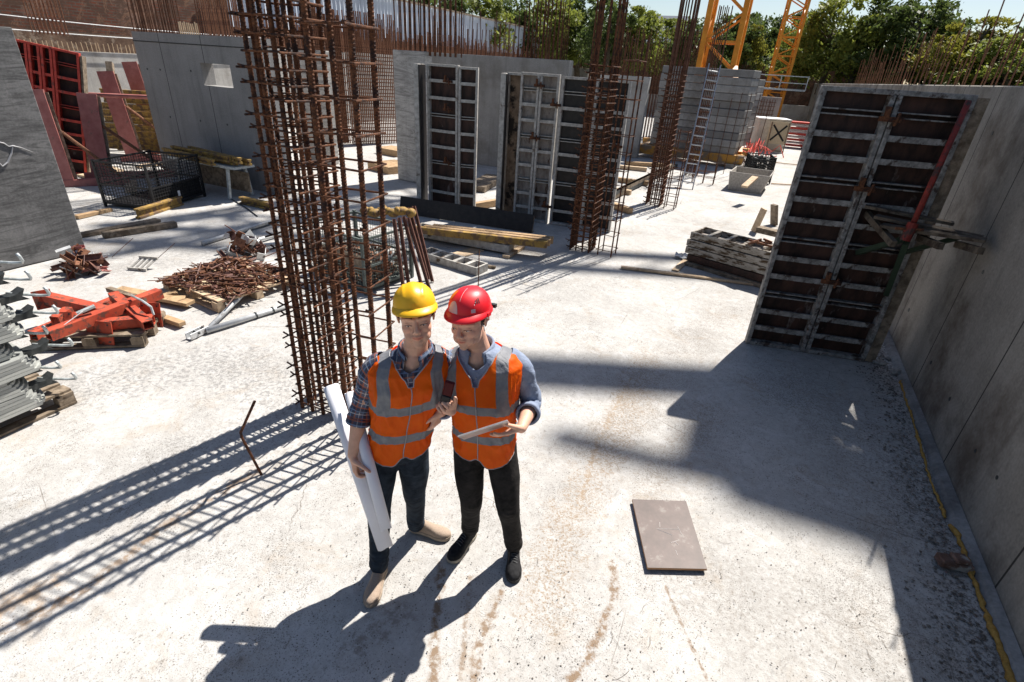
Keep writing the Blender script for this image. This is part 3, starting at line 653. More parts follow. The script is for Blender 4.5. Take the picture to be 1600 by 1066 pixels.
p = over(-.55, 3.62, 28); MB().bar(p-V((.55, .12, 0)), p+V((1.2, .1, 0)), .17, .2).build('shade_beam', galv_dark, cr1)  # added beam, throws the faint lower lobe of floor shade
cr2 = crane((-.62, 43.5, 0), 1.1, 24, 22, 'slim yellow tower crane mast in the far distance right of the big one', .15, R(8))
MB().bb((-1.5, -1.5, 2.35), (1.6, 1.5, 2.45)).build('service_deck', galv, cr2)
for z in (2.8, 3.2): MB().bar((-1.5, -1.5, z), (1.6, -1.5, z), .05, .05).bar((1.6, -1.5, z), (1.6, 1.5, z), .05, .05).bar((-1.5, -1.5, z), (-1.5, 1.5, z), .05, .05).build('guard_rail', galv, cr2)
for x in (-1.5, 0, 1.6): MB().bar((x, -1.5, 2.4), (x, -1.5, 3.25), .05, .05).build('rail_post', galv, cr2)

# ------------------------------------------------------------------ house, trees
hp_ = ray(1034, 20); hp_ = V((0, 0, CH))+hp_*(78/math.hypot(hp_.x, hp_.y))
t = thing('house', (hp_.x, hp_.y, hp_.z-9.4), 'house with a grey roof showing between the far trees', 'house')
MB().bb((-2.6, 0, -4), (2.6, 7, 6)).build('wall', conc_light, t)
roof_m = plain('roof_grey', (.16, .18, .22), .7)
MB().prism([(-3, -.6, 5.9), (3, -.6, 5.9), (3, 3.5, 9.2), (-3, 3.5, 9.2)], (0, 0, .2)).prism([(-3, 7.6, 5.9), (3, 7.6, 5.9), (3, 3.5, 9.2), (-3, 3.5, 9.2)], (0, 0, .2)).build('roof', roof_m, t)
for x in (-1.6, 0, 1.6): MB().bb((x-.4, -.04, 3.2), (x+.4, .05, 4.6)).build('window', galv_dark, t)

def leaf_mat(name, c1, c2):
    q = NT(name, .6, 0, .25); f = q.noise(1.3, 5, .7, q.tc.outputs['Object']); f2 = q.noise(14, 2, .6, q.tc.outputs['Object'])
    c = q.mix(.5, q.ramp(f, [(.35, c1), (.65, c2)]), q.ramp(f2, [(.3, c1), (.7, c2)])); q.col(c)
    tr = q.n('ShaderNodeBsdfTranslucent'); q.l(c, tr.inputs[0]); mx = q.n('ShaderNodeMixShader'); mx.inputs[0].default_value = .45
    q.l(q.b.outputs[0], mx.inputs[1]); q.l(tr.outputs[0], mx.inputs[2]); q.l(mx.outputs[0], q.t.nodes['Material Output'].inputs[0]); return q.m
leaf_green = leaf_mat('leaf_green', (.07, .10, .02), (.30, .33, .06)); leaf_dark = leaf_mat('leaf_dark', (.030, .055, .015), (.125, .16, .042)); leaf_yellow = leaf_mat('leaf_yellow', (.11, .12, .02), (.28, .26, .04))
bark = mottled('bark', (.05, .04, .03), (.12, .10, .07), 8, .95)
def tree_mesh(seed, h, wd, n_cl, leaf, low=.12):
    q = random.Random(seed); tk = MB(); tips = []
    tk.tube([(0, 0, -.3), (.05*wd*q.uniform(-1, 1), 0, h*.3), (.08*wd*q.uniform(-1, 1), .1, h*.6), (0, 0, h*.9)], [.2, .15, .09, .03], 7)
    for i in range(16):
        z = h*q.uniform(.12, .8); a = q.uniform(0, 6.28); l_ = wd*.5*q.uniform(.5, 1)*(1.1-z/h*.6)
        e = V((math.cos(a)*l_, math.sin(a)*l_, z+h*q.uniform(.08, .25))); tk.tube([(0, 0, z), V((0, 0, z)).lerp(e, .5)+V((0, 0, .12)), e], [.07, .045, .015], 5); tips.append(e)
    vs = []; fs = []
    for c in range(n_cl):
        if c < len(tips)*2: p = tips[c % len(tips)]*q.uniform(.75, 1.0)
        else:
            z = q.uniform(low, 1.0); rad = wd*.5*math.sin(math.pi*min(1, (z*.82+.12)))**.6*q.uniform(.35, 1.05); a = q.uniform(0, 6.28); p = V((rad*math.cos(a), rad*math.sin(a), h*z*.97))
        cr = q.uniform(.3, .75)*wd/5; lean = V((q.uniform(-.3, .3), q.uniform(-.3, .3), q.uniform(.5, 1.3))).normalized()
        for k in range(int(leaf*q.uniform(.6, 1.3))):
            d = V((q.gauss(0, 1), q.gauss(0, 1), q.gauss(0, 1.15)))*cr*.5
            o = p+d+lean*q.uniform(-.4, .9)*cr
            if o.z > h: o.z = h-q.random()*.3
            u = (lean+V((q.uniform(-.8, .8), q.uniform(-.8, .8), q.uniform(-.5, .5)))).normalized(); s_ = u.cross(V((q.uniform(-1, 1), q.uniform(-1, 1), q.uniform(-1, 1)))).normalized()
            L_ = .07+.20*q.random()**1.6; W_ = L_*.42; b0 = len(vs)
            vs += [o-u*L_, o+s_*W_, o+u*L_, o-s_*W_]; fs.append((b0, b0+1, b0+2, b0+3))
    m_ = MB(); m_.v = vs; m_.f = fs; m_.mi = [0]*len(fs); return m_, tk
TM = {}
def tree(px, top, D, wd, kind, label, z0=2.4, seed=0):
    d = ray(px, top); hl = math.hypot(d.x, d.y); t_ = D/hl; p = V((0, 0, CH))+d*t_; h = p.z-z0
    k = (kind, seed)
    if k not in TM:
        m_, tk = tree_mesh(seed*7+{'g': 1, 'd': 2, 'y': 3}[kind], 8., 4.4, 74, 95); mat = {'g': leaf_green, 'd': leaf_dark, 'y': leaf_yellow}[kind]
        TM[k] = (m_.mesh('crown', mat), tk.mesh('trunk', bark))
    t = thing('tree', (p.x, p.y, z0), label, 'tree', rnd.uniform(0, 6), 'trees beyond the end of the site'); t.scale = (wd/5.2, wd/5.2, h/8.)
    link('crown', TM[k][0], t); link('trunk', TM[k][1], t)
for a in ((690, -14, 40, 6, 'd', 'dark tree behind the corrugated fence, leftmost of the row', 2.4, 0),
          (745, -22, 42, 6, 'g', 'green tree rising over the middle of the corrugated fence', 2.4, 1),
          (800, -8, 46, 6, 'd', 'dark tree over the dip of the corrugated fence', 2.4, 1),
          (860, -4, 48, 7, 'g', 'bright green bushy tree above the far end of the corrugated fence', 2.4, 0),
          (915, -10, 50, 6.5, 'd', 'dark tree behind the top of the tall dense cage', 2.4, 0),
          (962, -6, 44, 5, 'd', 'dark tree to the right of the tall dense cage', 2.4, 1),
          (1000, 12, 46, 5.5, 'g', 'light green tree left of the grey roof', 2.4, 2),
          (1062, 30, 50, 5.5, 'g', 'rounded green tree just right of the grey roof', 2.4, 1),
          (1100, 30, 48, 5.5, 'd', 'low dark tree left of the big crane mast', 2.4, 0),
          (1155, 24, 52, 6, 'd', 'dark tree right behind the big crane mast', 2.4, 2),
          (1190, 20, 58, 6, 'd', 'dark tree between the two crane masts', 2.4, 1),
          (1178, 40, 52, 3.6, 'y', 'yellowing tree left of the slim crane mast', 2.4, 0),
          (1245, 18, 62, 6, 'd', 'dark tree top behind the slim crane mast', 2.4, 0),
          (1278, 34, 48, 5.5, 'g', 'green tree just right of the slim crane mast', 2.4, 0),
          (1322, -4, 46, 6, 'g', 'tall light green tree above the left half of the shaded form panel', 2.4, 2),
          (1362, 26, 45, 5, 'g', 'light green tree at the gap between the green and dark trees', 2.4, 1),
          (1405, -6, 46, 6.4, 'd', 'tall dark tree above the middle of the shaded form panel', 2.4, 0),
          (1450, 0, 44, 6.4, 'd', 'tallest dark tree over the right half of the shaded form panel', 2.4, 2),
          (1495, 22, 45, 6, 'd', 'dark tree just left of the yellow green tree at the right', 2.4, 1),
          (1548, 26, 40, 5.4, 'y', 'yellow green tree behind the bars of the right wall', 2.4, 1),
          (1600, 56, 38, 5.6, 'g', 'green tree cut by the right edge of the picture', 2.4, 2),
          (1650, 40, 40, 6, 'd', 'dark tree just outside the right edge behind the wall', 2.4, 1),
          (1235, 60, 60, 7, 'd', 'low dark tree behind the service deck of the slim crane', 2.4, 2),
          (1310, 70, 56, 7, 'd', 'low dark tree under the light green trees above the shaded form panel', 2.4, 1),
          (1040, 75, 55, 7, 'd', 'low dark tree beneath the grey roof', 2.4, 2),
          (940, 40, 56, 7, 'd', 'low dark tree behind the far bars', 2.4, 2)):
    tree(*a)
b = MB(); q = random.Random(5)
for i in range(26000):
    x = q.uniform(-17, 8); y = 53+abs(q.gauss(0, 4)); z = 2.4+abs(q.gauss(0, .9))*(1+.6*mnoise.noise(V((x*.5, y*.3, 0)))); o = V((x, y, z)); u = V((q.uniform(-1, 1), q.uniform(-1, 1), q.uniform(-1, 1))).normalized(); s_ = u.orthogonal().normalized()
    b.add([o-u*.2, o+s_*.1, o+u*.2, o-s_*.1], [(0, 1, 2, 3)])
tag(b.build('undergrowth', leaf_dark), 'dark shrubby undergrowth beneath the far trees', 'undergrowth', kind='stuff')

# ------------------------------------------------------------------ things lying about
def board_box(name, loc, rz, size, mat, label, cat, group=None, rot=None, bev=.003):
    o = MB().bb((0, -size[1]/2, 0), (size[0], size[1]/2, size[2])).build(name, mat, None, bevel=bev); o.location = loc; o.rotation_euler = rot or (0, 0, rz); return tag(o, label, cat, group)
def between(a, c): d = V(c)-V(a); return d.length, math.atan2(d.y, d.x)
# speckled plate with scratched marks
P = [G(988, 780, .03), G(1072, 783, .03), G(1105, 889, .03), G(1012, 887, .03)]
plate_m = mottled('film_plywood', (.085, .062, .055), (.13, .093, .082), 9, .5, c3=(.17, .145, .13), t3=.62, s3=9, bump=.15)
t = thing('plywood_sheet', tuple(P[3].xy)+(0.,), 'small brown plywood sheet with scratched marks lying alone on the floor', 'plywood sheet')
t.location.z = .0
off = V((P[3].x, P[3].y, 0)); vs = [p-off for p in P]; ed = mottled('ply_edge', (.28, .15, .08), (.45, .26, .14), 60, .8, stretch=(.2, .2, 6), bump=0)
b = MB(); b.add(vs+[v-V((0, 0, .018)) for v in vs], [(0, 1, 2, 3), (4, 5, 6, 7), ]); b.add(vs+[v-V((0, 0, .018)) for v in vs], [(0, 4, 5, 1), (1, 5, 6, 2), (2, 6, 7, 3), (3, 7, 4, 0)], 1); b.build('board', [plate_m, ed], t)
mark_m = plain('scratch', (.62, .58, .55), .9)
def onp(u, v): return (vs[0].lerp(vs[1], u)).lerp(vs[3].lerp(vs[2], u), v)+V((0, 0, .0005))
def mark(pts, r=.0022): MB().tube([onp(*p) for p in pts], r, 4).build('scratched_mark', mark_m, t)
mark([(.30, .46), (.72, .46)]); mark([(.33, .47), (.56, .55)]); mark([(.70, .42), (.74, .54)], .0018); mark([(.50, .66), (.66, .62)], .002); mark([(.58, .645), (.62, .69)]); mark([(.55, .76), (.56, .83)], .0018); mark([(.40, .36), (.38, .44)], .0014)
b = MB(); b.box(vs[0]+V((.1, -.1, -.023)), (.04, .04, .01)); b.build('packing_chip', wood_grey, t)
# brick chunk by the foam
t_ = MB().box((0, 0, .03), (.2, .09, .06)); t_.box((.02, .0, .075), (.10, .085, .03), rotz(.1)); o = t_.build('broken_brick', mottled('brick_chunk', (.10, .055, .04), (.22, .14, .11), 12, .9, c3=(.35, .33, .3), t3=.55, s3=7), None, bevel=.008); o.location = G(1487, 884); o.rotation_euler = (0, .06, .25)
tag(o, 'broken brick piece lying across the yellow foam at the right wall', 'brick')
for k, (px, py, s_, lb_) in enumerate(((1373, 568, .08, 'dark rubble lump under the shaded form panel by the kerb'), (1400, 583, .09, 'dark rubble lump on the kerb just past the form panel'), (1386, 560, .05, 'small rubble chip nearest the foot of the right wall'))):
    o = MB().ell((0, 0, .2*s_), (s_, s_*.6, s_*.35), None, 7, 5).build('rubble', rock, None); o.location = G(px, py); o.rotation_euler = (0, 0, k); tag(o, lb_, 'rubble')
# right stack of panels
a = G(1066, 412); L_, an = between(a, G(1200, 452)); an = an-.0
gp = 'dirty concrete form panels stacked beside the tall shaded panel'
mats = [form_ply_dark, alu_concrete, alu_concrete, alu_concrete]
dirty = mottled('dirty_form', (.26, .23, .19), (.44, .41, .36), 7, .85, stretch=(1, 1, 3), c3=(.07, .045, .025), t3=.52, s3=5, bump=.5)
o = board_box('timber_beam', (a.x+.05, a.y-.02, 0), an, (1.7, .10, .06), wood_grey, 'dark timber bearer under the panel stack beside the shaded panel', 'timber beam')
for i in range(4):
    t = thing('form_panel', (a.x+rnd.uniform(-.02, .05), a.y-.0, .07+i*.125), ['lowest and darkest', 'second', 'third', 'topmost open celled'][i]+' panel of the small stack beside the shaded form panel', 'formwork panel', an+rnd.uniform(-.015, .015), gp)
    m_ = [form_ply_dark, dirty, dirty, dirty][i]; q = MB(); W_, D_ = 1.7, .52
    q.bb((0, 0, 0), (W_, .03, .11)); q.bb((0, D_-.03, 0), (W_, D_, .11)); q.bb((0, .03, 0), (.03, D_-.03, .11)); q.bb((W_-.03, .03, 0), (W_, D_-.03, .11)); q.build('frame', m_, t, bevel=.004)
    MB().bb((.03, .03, .0), (W_-.03, D_-.03, .02)).build('sheet', form_ply_light if i == 3 else form_ply_dark, t)
    for k in range(1, 6): MB().bb((W_*k/6-.03, .03, .03), (W_*k/6+.03, D_-.03, .105)).build('rib', m_, t)
board_box('wedge_board', tuple(G(1176, 362, .0)), 0, (.05, .16, .50), wood_pale, 'upright pale pointed board standing behind the panel stack', 'board', rot=(R(4), R(8), R(35)))
board_box('wedge_board', tuple(G(1207, 352, .0)), 0, (.07, .18, .45), wood_grey, 'upright grey board leaning beside the pale one behind the panel stack', 'board', rot=(R(-4), R(-14), R(35)))
board_box('timber_block', tuple(G(1183, 362, .3)), an, (.5, .2, .1), wood_grey, 'grey timber block lying behind the top panel of the stack', 'timber')
b = MB()
for i in range(9): b.box((rnd.uniform(-.15, .2), rnd.uniform(-.08, .1), rnd.uniform(0, .08)), (.14, .025, .03), M.Rotation(rnd.uniform(0, 3), 3, 'Z') @ M.Rotation(rnd.uniform(-.6, .6), 3, 'Y'))
o = b.build('clamp_pile', rust_light); o.location = G(1187, 383, .58); tag(o, 'little heap of rusty clamps on top of the panel stack', 'clamps')
a, c = G(970, 419), G(1187, 447); L_, an = between(a, c); board_box('plank', tuple(a), an, (L_, .07, .035), wood_pale, 'long thin pale plank on the floor in front of the panel stack', 'plank')
a, c = G(1054, 424), G(1076, 404); L_, an = between(a, c); board_box('plank', tuple(a), an, (L_, .11, .02), wood_pale, 'short wide pale plank end at the corner of the panel stack', 'plank')
for k, (p0, p1, lb_) in enumerate((((1075, 408), (1140, 424), 'broken slat below the stack, left of the two'), ((1120, 412), (1150, 424), 'broken slat below the stack, right of the two'), ((1205, 288), (1240, 290), 'short stick on the bright floor beyond the panel stack'), ((1195, 253), (1248, 259), 'thin dark timber lying across the bright far floor'))):
    a, c = G(*p0), G(*p1); L_, an = between(a, c); board_box('slat', tuple(a+V((0, 0, .004*k))), an, (L_, .05, .025), wood, lb_, 'slat')
# plastic film scraps
for k, (px, py) in enumerate(((1068, 403), (1085, 404), (1150, 420))):
    b = MB(); q = random.Random(k); n = 7; b.v = [V((i*.05-.15, j*.035-.1, .035*abs(q.gauss(0, 1)))) for j in range(n) for i in range(n)]; b.f = [(j*n+i, j*n+i+1, (j+1)*n+i+1, (j+1)*n+i) for j in range(n-1) for i in range(n-1)]; b.mi = [0]*len(b.f)
    o = b.build('plastic_film', white_plastic, smooth=False); o.location = G(px, py, .01); tag(o, ['crumpled film scrap at the left end of the panel stack', 'crumpled film scrap under the lowest panel', 'crumpled film scrap in the shade of the panel stack'][k], 'plastic film')
# trough
t = thing('mortar_trough', tuple(G(1163, 300)), 'grey mortar trough with planks in it on the bright far floor', 'trough', R(-4))
q = MB(); q.prism([(-.45, 0, 0), (.42, 0, 0), (.56, 0, .5), (-.52, 0, .5)], (0, .03, 0)); q.prism([(-.45, 1.2, 0), (.42, 1.2, 0), (.56, 1.2, .5), (-.52, 1.2, .5)], (0, .03, 0)); q.prism([(-.45, 0.03, 0), (-.52, .03, .5), (-.49, .03, .5), (-.42, .03, 0)], (0, 1.17, 0)); q.prism([(.42, .03, 0), (.56, .03, .5), (.53, .03, .5), (.39, .03, 0)], (0, 1.17, 0)); q.bb((-.43, .04, .01), (.40, 1.19, .03)); q.build('tub', plain('trough_grey', (.38, .35, .31), .8, var=.25, bump=.2), t, bevel=.01)
tag(MB().bar(G(1163, 292, .45), G(1180, 277, .62), .16, .05).build('plank', wood_pale), 'pale plank lying inside the grey mortar trough', 'plank')
def crate_mesh(loc, rz, sx, sy, sz, label, mat=black_wire, ms=.055, r=.0035, solid=0, name='mesh_crate'):
    t = thing(name, loc, label, 'crate', rz); q = MB(); e = .02
    for x in (-sx/2, sx/2):
        for y in (-sy/2, sy/2): MB().bb((x-e, y-e, 0), (x+e, y+e, sz+.03)).build('corner_post', mat, t)
    for z in (.08, sz*.5, sz):
        for y in (-sy/2, sy/2): q.bar((-sx/2, y, z), (sx/2, y, z), .022, .03)
        for x in (-sx/2, sx/2): q.bar((x, -sy/2, z), (x, sy/2, z), .022, .03)
    q.bb((-sx/2, -sy/2, .05), (sx/2, sy/2, .075)); q.build('frame', mat, t)
    def side(a, c, nm='mesh_side'):
        a, c = V(a), V(c); n = int((c-a).length/ms); m = int(sz/ms); q = MB()
        for i in range(n+1): p = a.lerp(c, i/n); q.bar(p+V((0, 0, .06)), p+V((0, 0, sz)), r*2, r*2, up=(1, 0, 0))
        for j in range(m+1): z = V((0, 0, .06+(sz-.06)*j/m)); q.bar(a+z, c+z, r*2, r*2)
        q.build(nm, mat, t)
    side((-sx/2, -sy/2, 0), (sx/2, -sy/2, 0)); side((-sx/2, sy/2, 0), (sx/2, sy/2, 0)); side((-sx/2, -sy/2, 0), (-sx/2, sy/2, 0)); side((sx/2, -sy/2, 0), (sx/2, sy/2, 0))
    return t
cc = (G(188, 325)+G(305, 315))/2
t = crate_mesh((-10.75, 6.55, 0), R(16), 1.05, 1.35, .82, 'black wire mesh crate in front of the wall with the opening', ms=.06, r=.004)
MB().bb((.50, -.62, .08), (.515, .62, .42)).build('side_plate', black_wire, t); MB().bb((.53, -.05, .16), (.532, .01, .26)).build('paper_tag', white_plastic, t)
crate_mesh(tuple(G(1180, 282)), R(10), .7, .9, .75, 'small black mesh crate just behind the mortar trough', ms=.07, r=.008)
b = MB(); 
for i in range(60): p = V((rnd.uniform(-.25, .25), rnd.uniform(-.35, .35), rnd.uniform(.1, .7))); b.box(p, (.2, .05, .1), M.Rotation(rnd.uniform(0, 6), 3, 'X') @ rotz(rnd.uniform(0, 6)))
o = b.build('scrap_heap', galv_dark); o.location = G(1180, 282); tag(o, 'tangle of black scrap inside the small crate behind the trough', 'scrap', kind='stuff')
# X sign box
t = thing('white_box', tuple(G(1197, 236)), 'white site box at the far end behind the board with the black cross', 'box', R(15))
MB().bb((-.55, .2, 0), (.75, 1.3, 1.3)).build('cabinet', conc_light, t, bevel=.03); MB().bb((-.6, .15, 1.3), (.8, 1.35, 1.35)).build('lid', white_plastic, t)
t = thing('cross_board', tuple(G(1208, 238)), 'yellowish board on a stand painted with a black cross', 'sign', R(12))
xb_m = plain('board_cream', (.55, .48, .33), .7); z0 = .35; MB().bb((-.42, 0, z0), (.42, .03, z0+.92)).build('panel', xb_m, t)
MB().bar((-.28, -.012, z0+.14), (.28, -.012, z0+.78), .02, .075, up=(0, 0, 1)).bar((-.28, -.012, z0+.78), (.28, -.012, z0+.14), .018, .075, up=(0, 0, 1)).build('cross_mark', black_wire, t)
for x in (-.36, .36): MB().bar((x, -.18, 0), (x, 0, z0+.9), .04, .04).build('leg', wood_grey, t)
MB().bar((-.36, -.19, .02), (.36, -.19, .02), .05, .05).build('foot_rail', galv, t)
# barriers
bar_red = plain('barrier_red', (.55, .07, .05), .6); bar_white = plain('barrier_white', (.55, .5, .48), .6)
a, c = G(1226, 229), G(1266, 233)
for i in range(9):
    o = MB().bar(V((a.x, a.y, .10+i*.13)), V((c.x, c.y, .10+i*.13)), .5, .07).build('barrier_board', bar_red if i % 2 == 0 or i == 4 else bar_white)
    tag(o, ['lowest', 'second', 'third', 'fourth', 'middle', 'sixth', 'seventh', 'eighth', 'top'][i]+' red or white board of the stack by the far wall', 'barrier board', 'red and white boards stacked at the far end')
b = MB()
for i in range(14):
    p0 = G(1168+rnd.uniform(-4, 10), 252-rnd.uniform(0, 8)); a_ = rnd.uniform(0, 6); b.tube([p0+V((.25*k*math.cos(a_), .25*k*math.sin(a_)*2, .1+.5*abs(math.sin(k*1.3+i)))) for k in range(6)], .018, 4)
tag(b.build('warning_tape', bar_red), 'tangle of red and white warning tape at the crane foot', 'warning tape', kind='stuff')

# central floor: black board, beams, celled form panels
t = thing('plywood_sheet', tuple(G(622, 330)), 'long black sheet standing on edge in front of the central form panels', 'plywood sheet')
a = G(624, 333); c = G(830, 364); L_, an = between(a, c); t.location = a; t.rotation_euler = (R(-14), 0, an)
MB().bb((0, 0, 0), (L_, .02, .34)).build('board', form_ply_black, t); MB().bb((L_-.03, .021, 0), (L_+.01, .25, .03)).bb((L_-.02, .021, .03), (L_+.01, .06, .30)).build('edge_batten', wood_grey, t)
a = G(655, 356, .25); c = G(858, 384, .2); L_, an = between(a, c)
for i in range(3):
    o = board_box('timber_beam', (a.x+.1*i, a.y-.1+.115*i, .19+.008*i), an+(.012*i), (L_*(1-.04*i), .09, .11), wood_yellow if i == 0 else wood, ['front yellowed', 'middle', 'rear'][i]+' long beam of the three lying on the celled panels in the centre', 'timber beam', 'three long beams lying on the celled panels')
def cell_panel(a, c, W_, H_, n, label, z=0, mat=alu_concrete, ann=None):
    L_, an = between(a, c); t = thing('form_panel', (a.x, a.y, z), label, 'formwork panel', an)
    MB().bb((0, 0, 0), (L_, .03, H_)).bb((0, W_-.03, 0), (L_, W_, H_)).bb((0, .03, 0), (.03, W_-.03, H_)).bb((L_-.03, .03, 0), (L_, W_-.03, H_)).build('frame', mat, t, bevel=.004)
    for k in range(1, n): MB().bb((L_*k/n-.03, .03, .02), (L_*k/n+.03, W_-.03, H_-.005)).build('rib', mat, t)
    MB().bb((.03, .03, .0), (L_-.03, W_-.03, .015)).build('sheet', form_ply_light, t); return t
cell_panel(G(640, 371), G(794, 400), .42, .13, 8, 'longer celled form panel lying under the three beams', .04)
cell_panel(G(654, 404), G(744, 431), .30, .12, 5, 'shorter celled form panel lying on the floor in the centre, nearest the red helmet')
a, c = G(790, 404), G(822, 382); board_box('bearer', tuple(a), between(a, c)[1], (.7, .12, .05), wood_pale, 'pale timber bearer sticking out at the right end of the three beams', 'timber')
a, c = G(715, 400), G(748, 390); board_box('board', tuple(a), between(a, c)[1], (.5, .25, .02), wood_pale, 'pale board lying flat between the two celled panels', 'board')
a, c = G(744, 415), G(774, 420); board_box('slat', tuple(a), between(a, c)[1], (between(a, c)[0], .05, .04), wood_grey, 'short grey slat by the end of the shorter celled panel', 'slat')
# boards seen between pier and panels
for k, (p0, p1, w2, m_, lb_) in enumerate((((742, 300), (768, 284), .5, wood_grey, 'grey boards seen between the central form panels'), ((738, 328), (760, 324), .12, wood, 'light beam end seen between the central form panels'), ((596, 262), (618, 268), .9, wood, 'stack of timber beside the pale pier, low on the floor'), ((600, 238), (622, 242), .7, wood, 'timber lying behind the pale pier'))):
    a, c = G(*p0), G(*p1); L_, an = between(a, c); board_box('timber_stack', tuple(a), an, (L_+.3, w2, .14+.05*(k > 1)), m_, lb_, 'timber')
# timber and tube bundle right of the slim cage
for k in range(7):
    a = G(938+6*k, 322-3*k, 0); c = G(1008+8*k, 286-4*k, 0); L_, an = between(a, c); z = .02+.09*(k % 2)
    o = MB().bar((0, 0, .05), (L_, 0, .05), .10, .09).build('scaffold_plank', wood_grey if k % 3 else galv_dark); o.location = (a.x, a.y, z); o.rotation_euler = (0, 0, an)
    tag(o, ['front', 'second', 'third', 'middle', 'fifth', 'sixth', 'rear'][k]+' dark plank of the bundle behind the slim four bar cage', 'plank', 'dark planks bundled behind the slim cage')
for k, (p0, p1, lb_) in enumerate((((950, 322), (985, 334), 'round log end beside the slim cage'), ((945, 262), (1010, 268), 'long pale timber beyond the slim cage, upper'), ((950, 282), (1012, 290), 'long pale timber beyond the slim cage, middle'), ((955, 300), (985, 305), 'short pale timber beyond the slim cage, lower'), ((978, 258), (1050, 262), 'pale timber lying at the foot of the ballast blocks'))):
    a, c = G(*p0), G(*p1); L_, an = between(a, c); board_box('timber', tuple(a), an, (L_, .14, .12), [wood, wood_pale][k % 2], lb_, 'timber')
# mesh crate behind near cages
cl_, cf = G(497, 432), G(585, 464); cr__ = G(632, 430)
L1, a1 = between(cl_, cf); L2, a2 = between(cf, cr__)
ctr = (cl_+cr__)/2
gc = crate_mesh(tuple(ctr), a1, L1, L2, .74, 'grey green mesh crate full of clamps behind the near rebar cages', plain('crate_green', (.10, .12, .11), .7, var=.3), ms=.045, r=.002)
MB().bb((-L1/2, -L2/2-.012, .38), (L1/2, -L2/2+.0, .52)).build('wood_slat', wood_grey, gc)
b = MB()
for i in range(420): b.box((rnd.uniform(-L1/2+.08, L1/2-.08), rnd.uniform(-L2/2+.08, L2/2-.08), rnd.uniform(.09, .38)), (rnd.uniform(.05, .13), .03, .03), M.Rotation(rnd.uniform(0, 6), 3, 'X') @ rotz(rnd.uniform(0, 6)) @ M.Rotation(rnd.uniform(0, 2), 3, 'Y'), rnd.choice((0, 0, 1)))
o = b.build('clamp_pile', [rust_light, wood_grey]); o.location = ctr; o.rotation_euler = (0, 0, a1); tag(o, 'rusty clamps and nuts heaped inside the grey green mesh crate', 'clamps', kind='stuff')
for k in range(6):
    o = MB().ell((0, 0, 0), (.10, .07, .06), None, 10, 6).ell((.07, .02, .02), (.04, .06, .05), None, 8, 5).build('brass_coupler', wood_yellow, smooth=True); p = ctr+V((-.02+.09*k, .28+.03*(k % 2), .72)) if False else None
    a = GY(572+14*k, 330+3*(k % 2), ctr.y+.25); o.location = a; o.rotation_euler = (0, 0, k); tag(o, ['leftmost', 'second', 'third', 'fourth', 'fifth', 'rightmost'][k]+' ochre lump from the left along the back rim of the mesh crate', 'coupler', 'ochre lumps on the back rim of the mesh crate')
for k in range(3):
    p = GY(506+9*k, 318, ctr.y+.1); q0 = GY(510+9*k, 352, ctr.y+.05); tag(MB().bar(q0, p, .05, .03).build('steel_strip', steel_brown), ['left', 'middle', 'right'][k]+' upright brown strip poking out of the crate behind the dense near cage', 'steel strip', 'upright strips poking out of the crate')
# leaning brown channels
for k, (p0, p1) in enumerate((((628, 448), (616, 342)), ((636, 440), (624, 340)), ((656, 438), (631, 338)), ((668, 442), (638, 340)), ((666, 425), (640, 324)), ((672, 428), (647, 322)))):
    a = G(*p0); a = G(p0[0]+4, p0[1]+12); fwd = V((-math.sin(YAW), math.cos(YAW), 0)); Dp = fwd.dot(a)+.12
    dr = ray(*p1); c = V((0, 0, CH))+dr*(Dp/dr.dot(fwd)); d_ = c-a
    q = MB(); q.bar((0, 0, 0), d_, .045, .006, up=(fwd.x, fwd.y, 0)); s_ = V((_rt.x, _rt.y, 0))*.02
    q.bar(s_-fwd*.015, d_+s_-fwd*.015, .004, .03, up=(fwd.x, fwd.y, 0)); q.bar(-s_-fwd*.015, d_-s_-fwd*.015, .004, .03, up=(fwd.x, fwd.y, 0))
    o = q.build('steel_channel', steel_brown); o.location = a; tag(o, ['first', 'second', 'third', 'fourth', 'fifth', 'sixth'][k]+' brown steel channel from the left leaning at the crate corner behind the yellow helmet', 'steel channel', 'brown channels leaning at the crate corner')

# left floor: beams
def beam_on(p0, p1, w_, h_, mat, label, I=False, z=0):
    a, c = G(*p0), G(*p1); L_, an = between(a, c)
    o = (MB().bb((0, -w_/2, 0), (L_, w_/2, .035)).bb((0, -w_/2, h_-.035), (L_, w_/2, h_)).bb((0, -.014, .035), (L_, .014, h_-.035)) if I else MB().bb((0, -w_/2, 0), (L_, w_/2, h_))).build('timber_beam', mat, bevel=.003)
    o.location = (a.x, a.y, z); o.rotation_euler = (0, 0, an); return tag(o, label, 'timber beam')
beam_on((216, 342), (284, 320), .10, .17, wood_yellow, 'yellow I shaped timber beam on the floor just in front of the black crate', True)
beam_on((100, 375), (248, 346), .16, .05, wood_grey, 'flat grey board on the floor, the upper of the pair by the dark wall')
beam_on((162, 372), (276, 354), .12, .09, wood_grey, 'grey timber on the floor, the lower of the pair by the dark wall')
beam_on((120, 342), (174, 330), .10, .06, wood, 'short timber end showing beside the dark wall edge')
beam_on((378, 318), (425, 328), .12, .14, wood_yellow, 'yellow beam on the floor just left of the dense near cage', True)
tag(MB().tube([G(360, 310, .01), G(385, 325, .01), G(402, 338, .01)], .012, 5).build('cable', galv_dark), 'dark cable on the floor left of the near cages', 'cable')
tag(MB().bar(G(205, 282, .02), G(205, 300, .02), .2, .03).build('board', wood_pale), 'pale board on the floor under the pink frames', 'board')
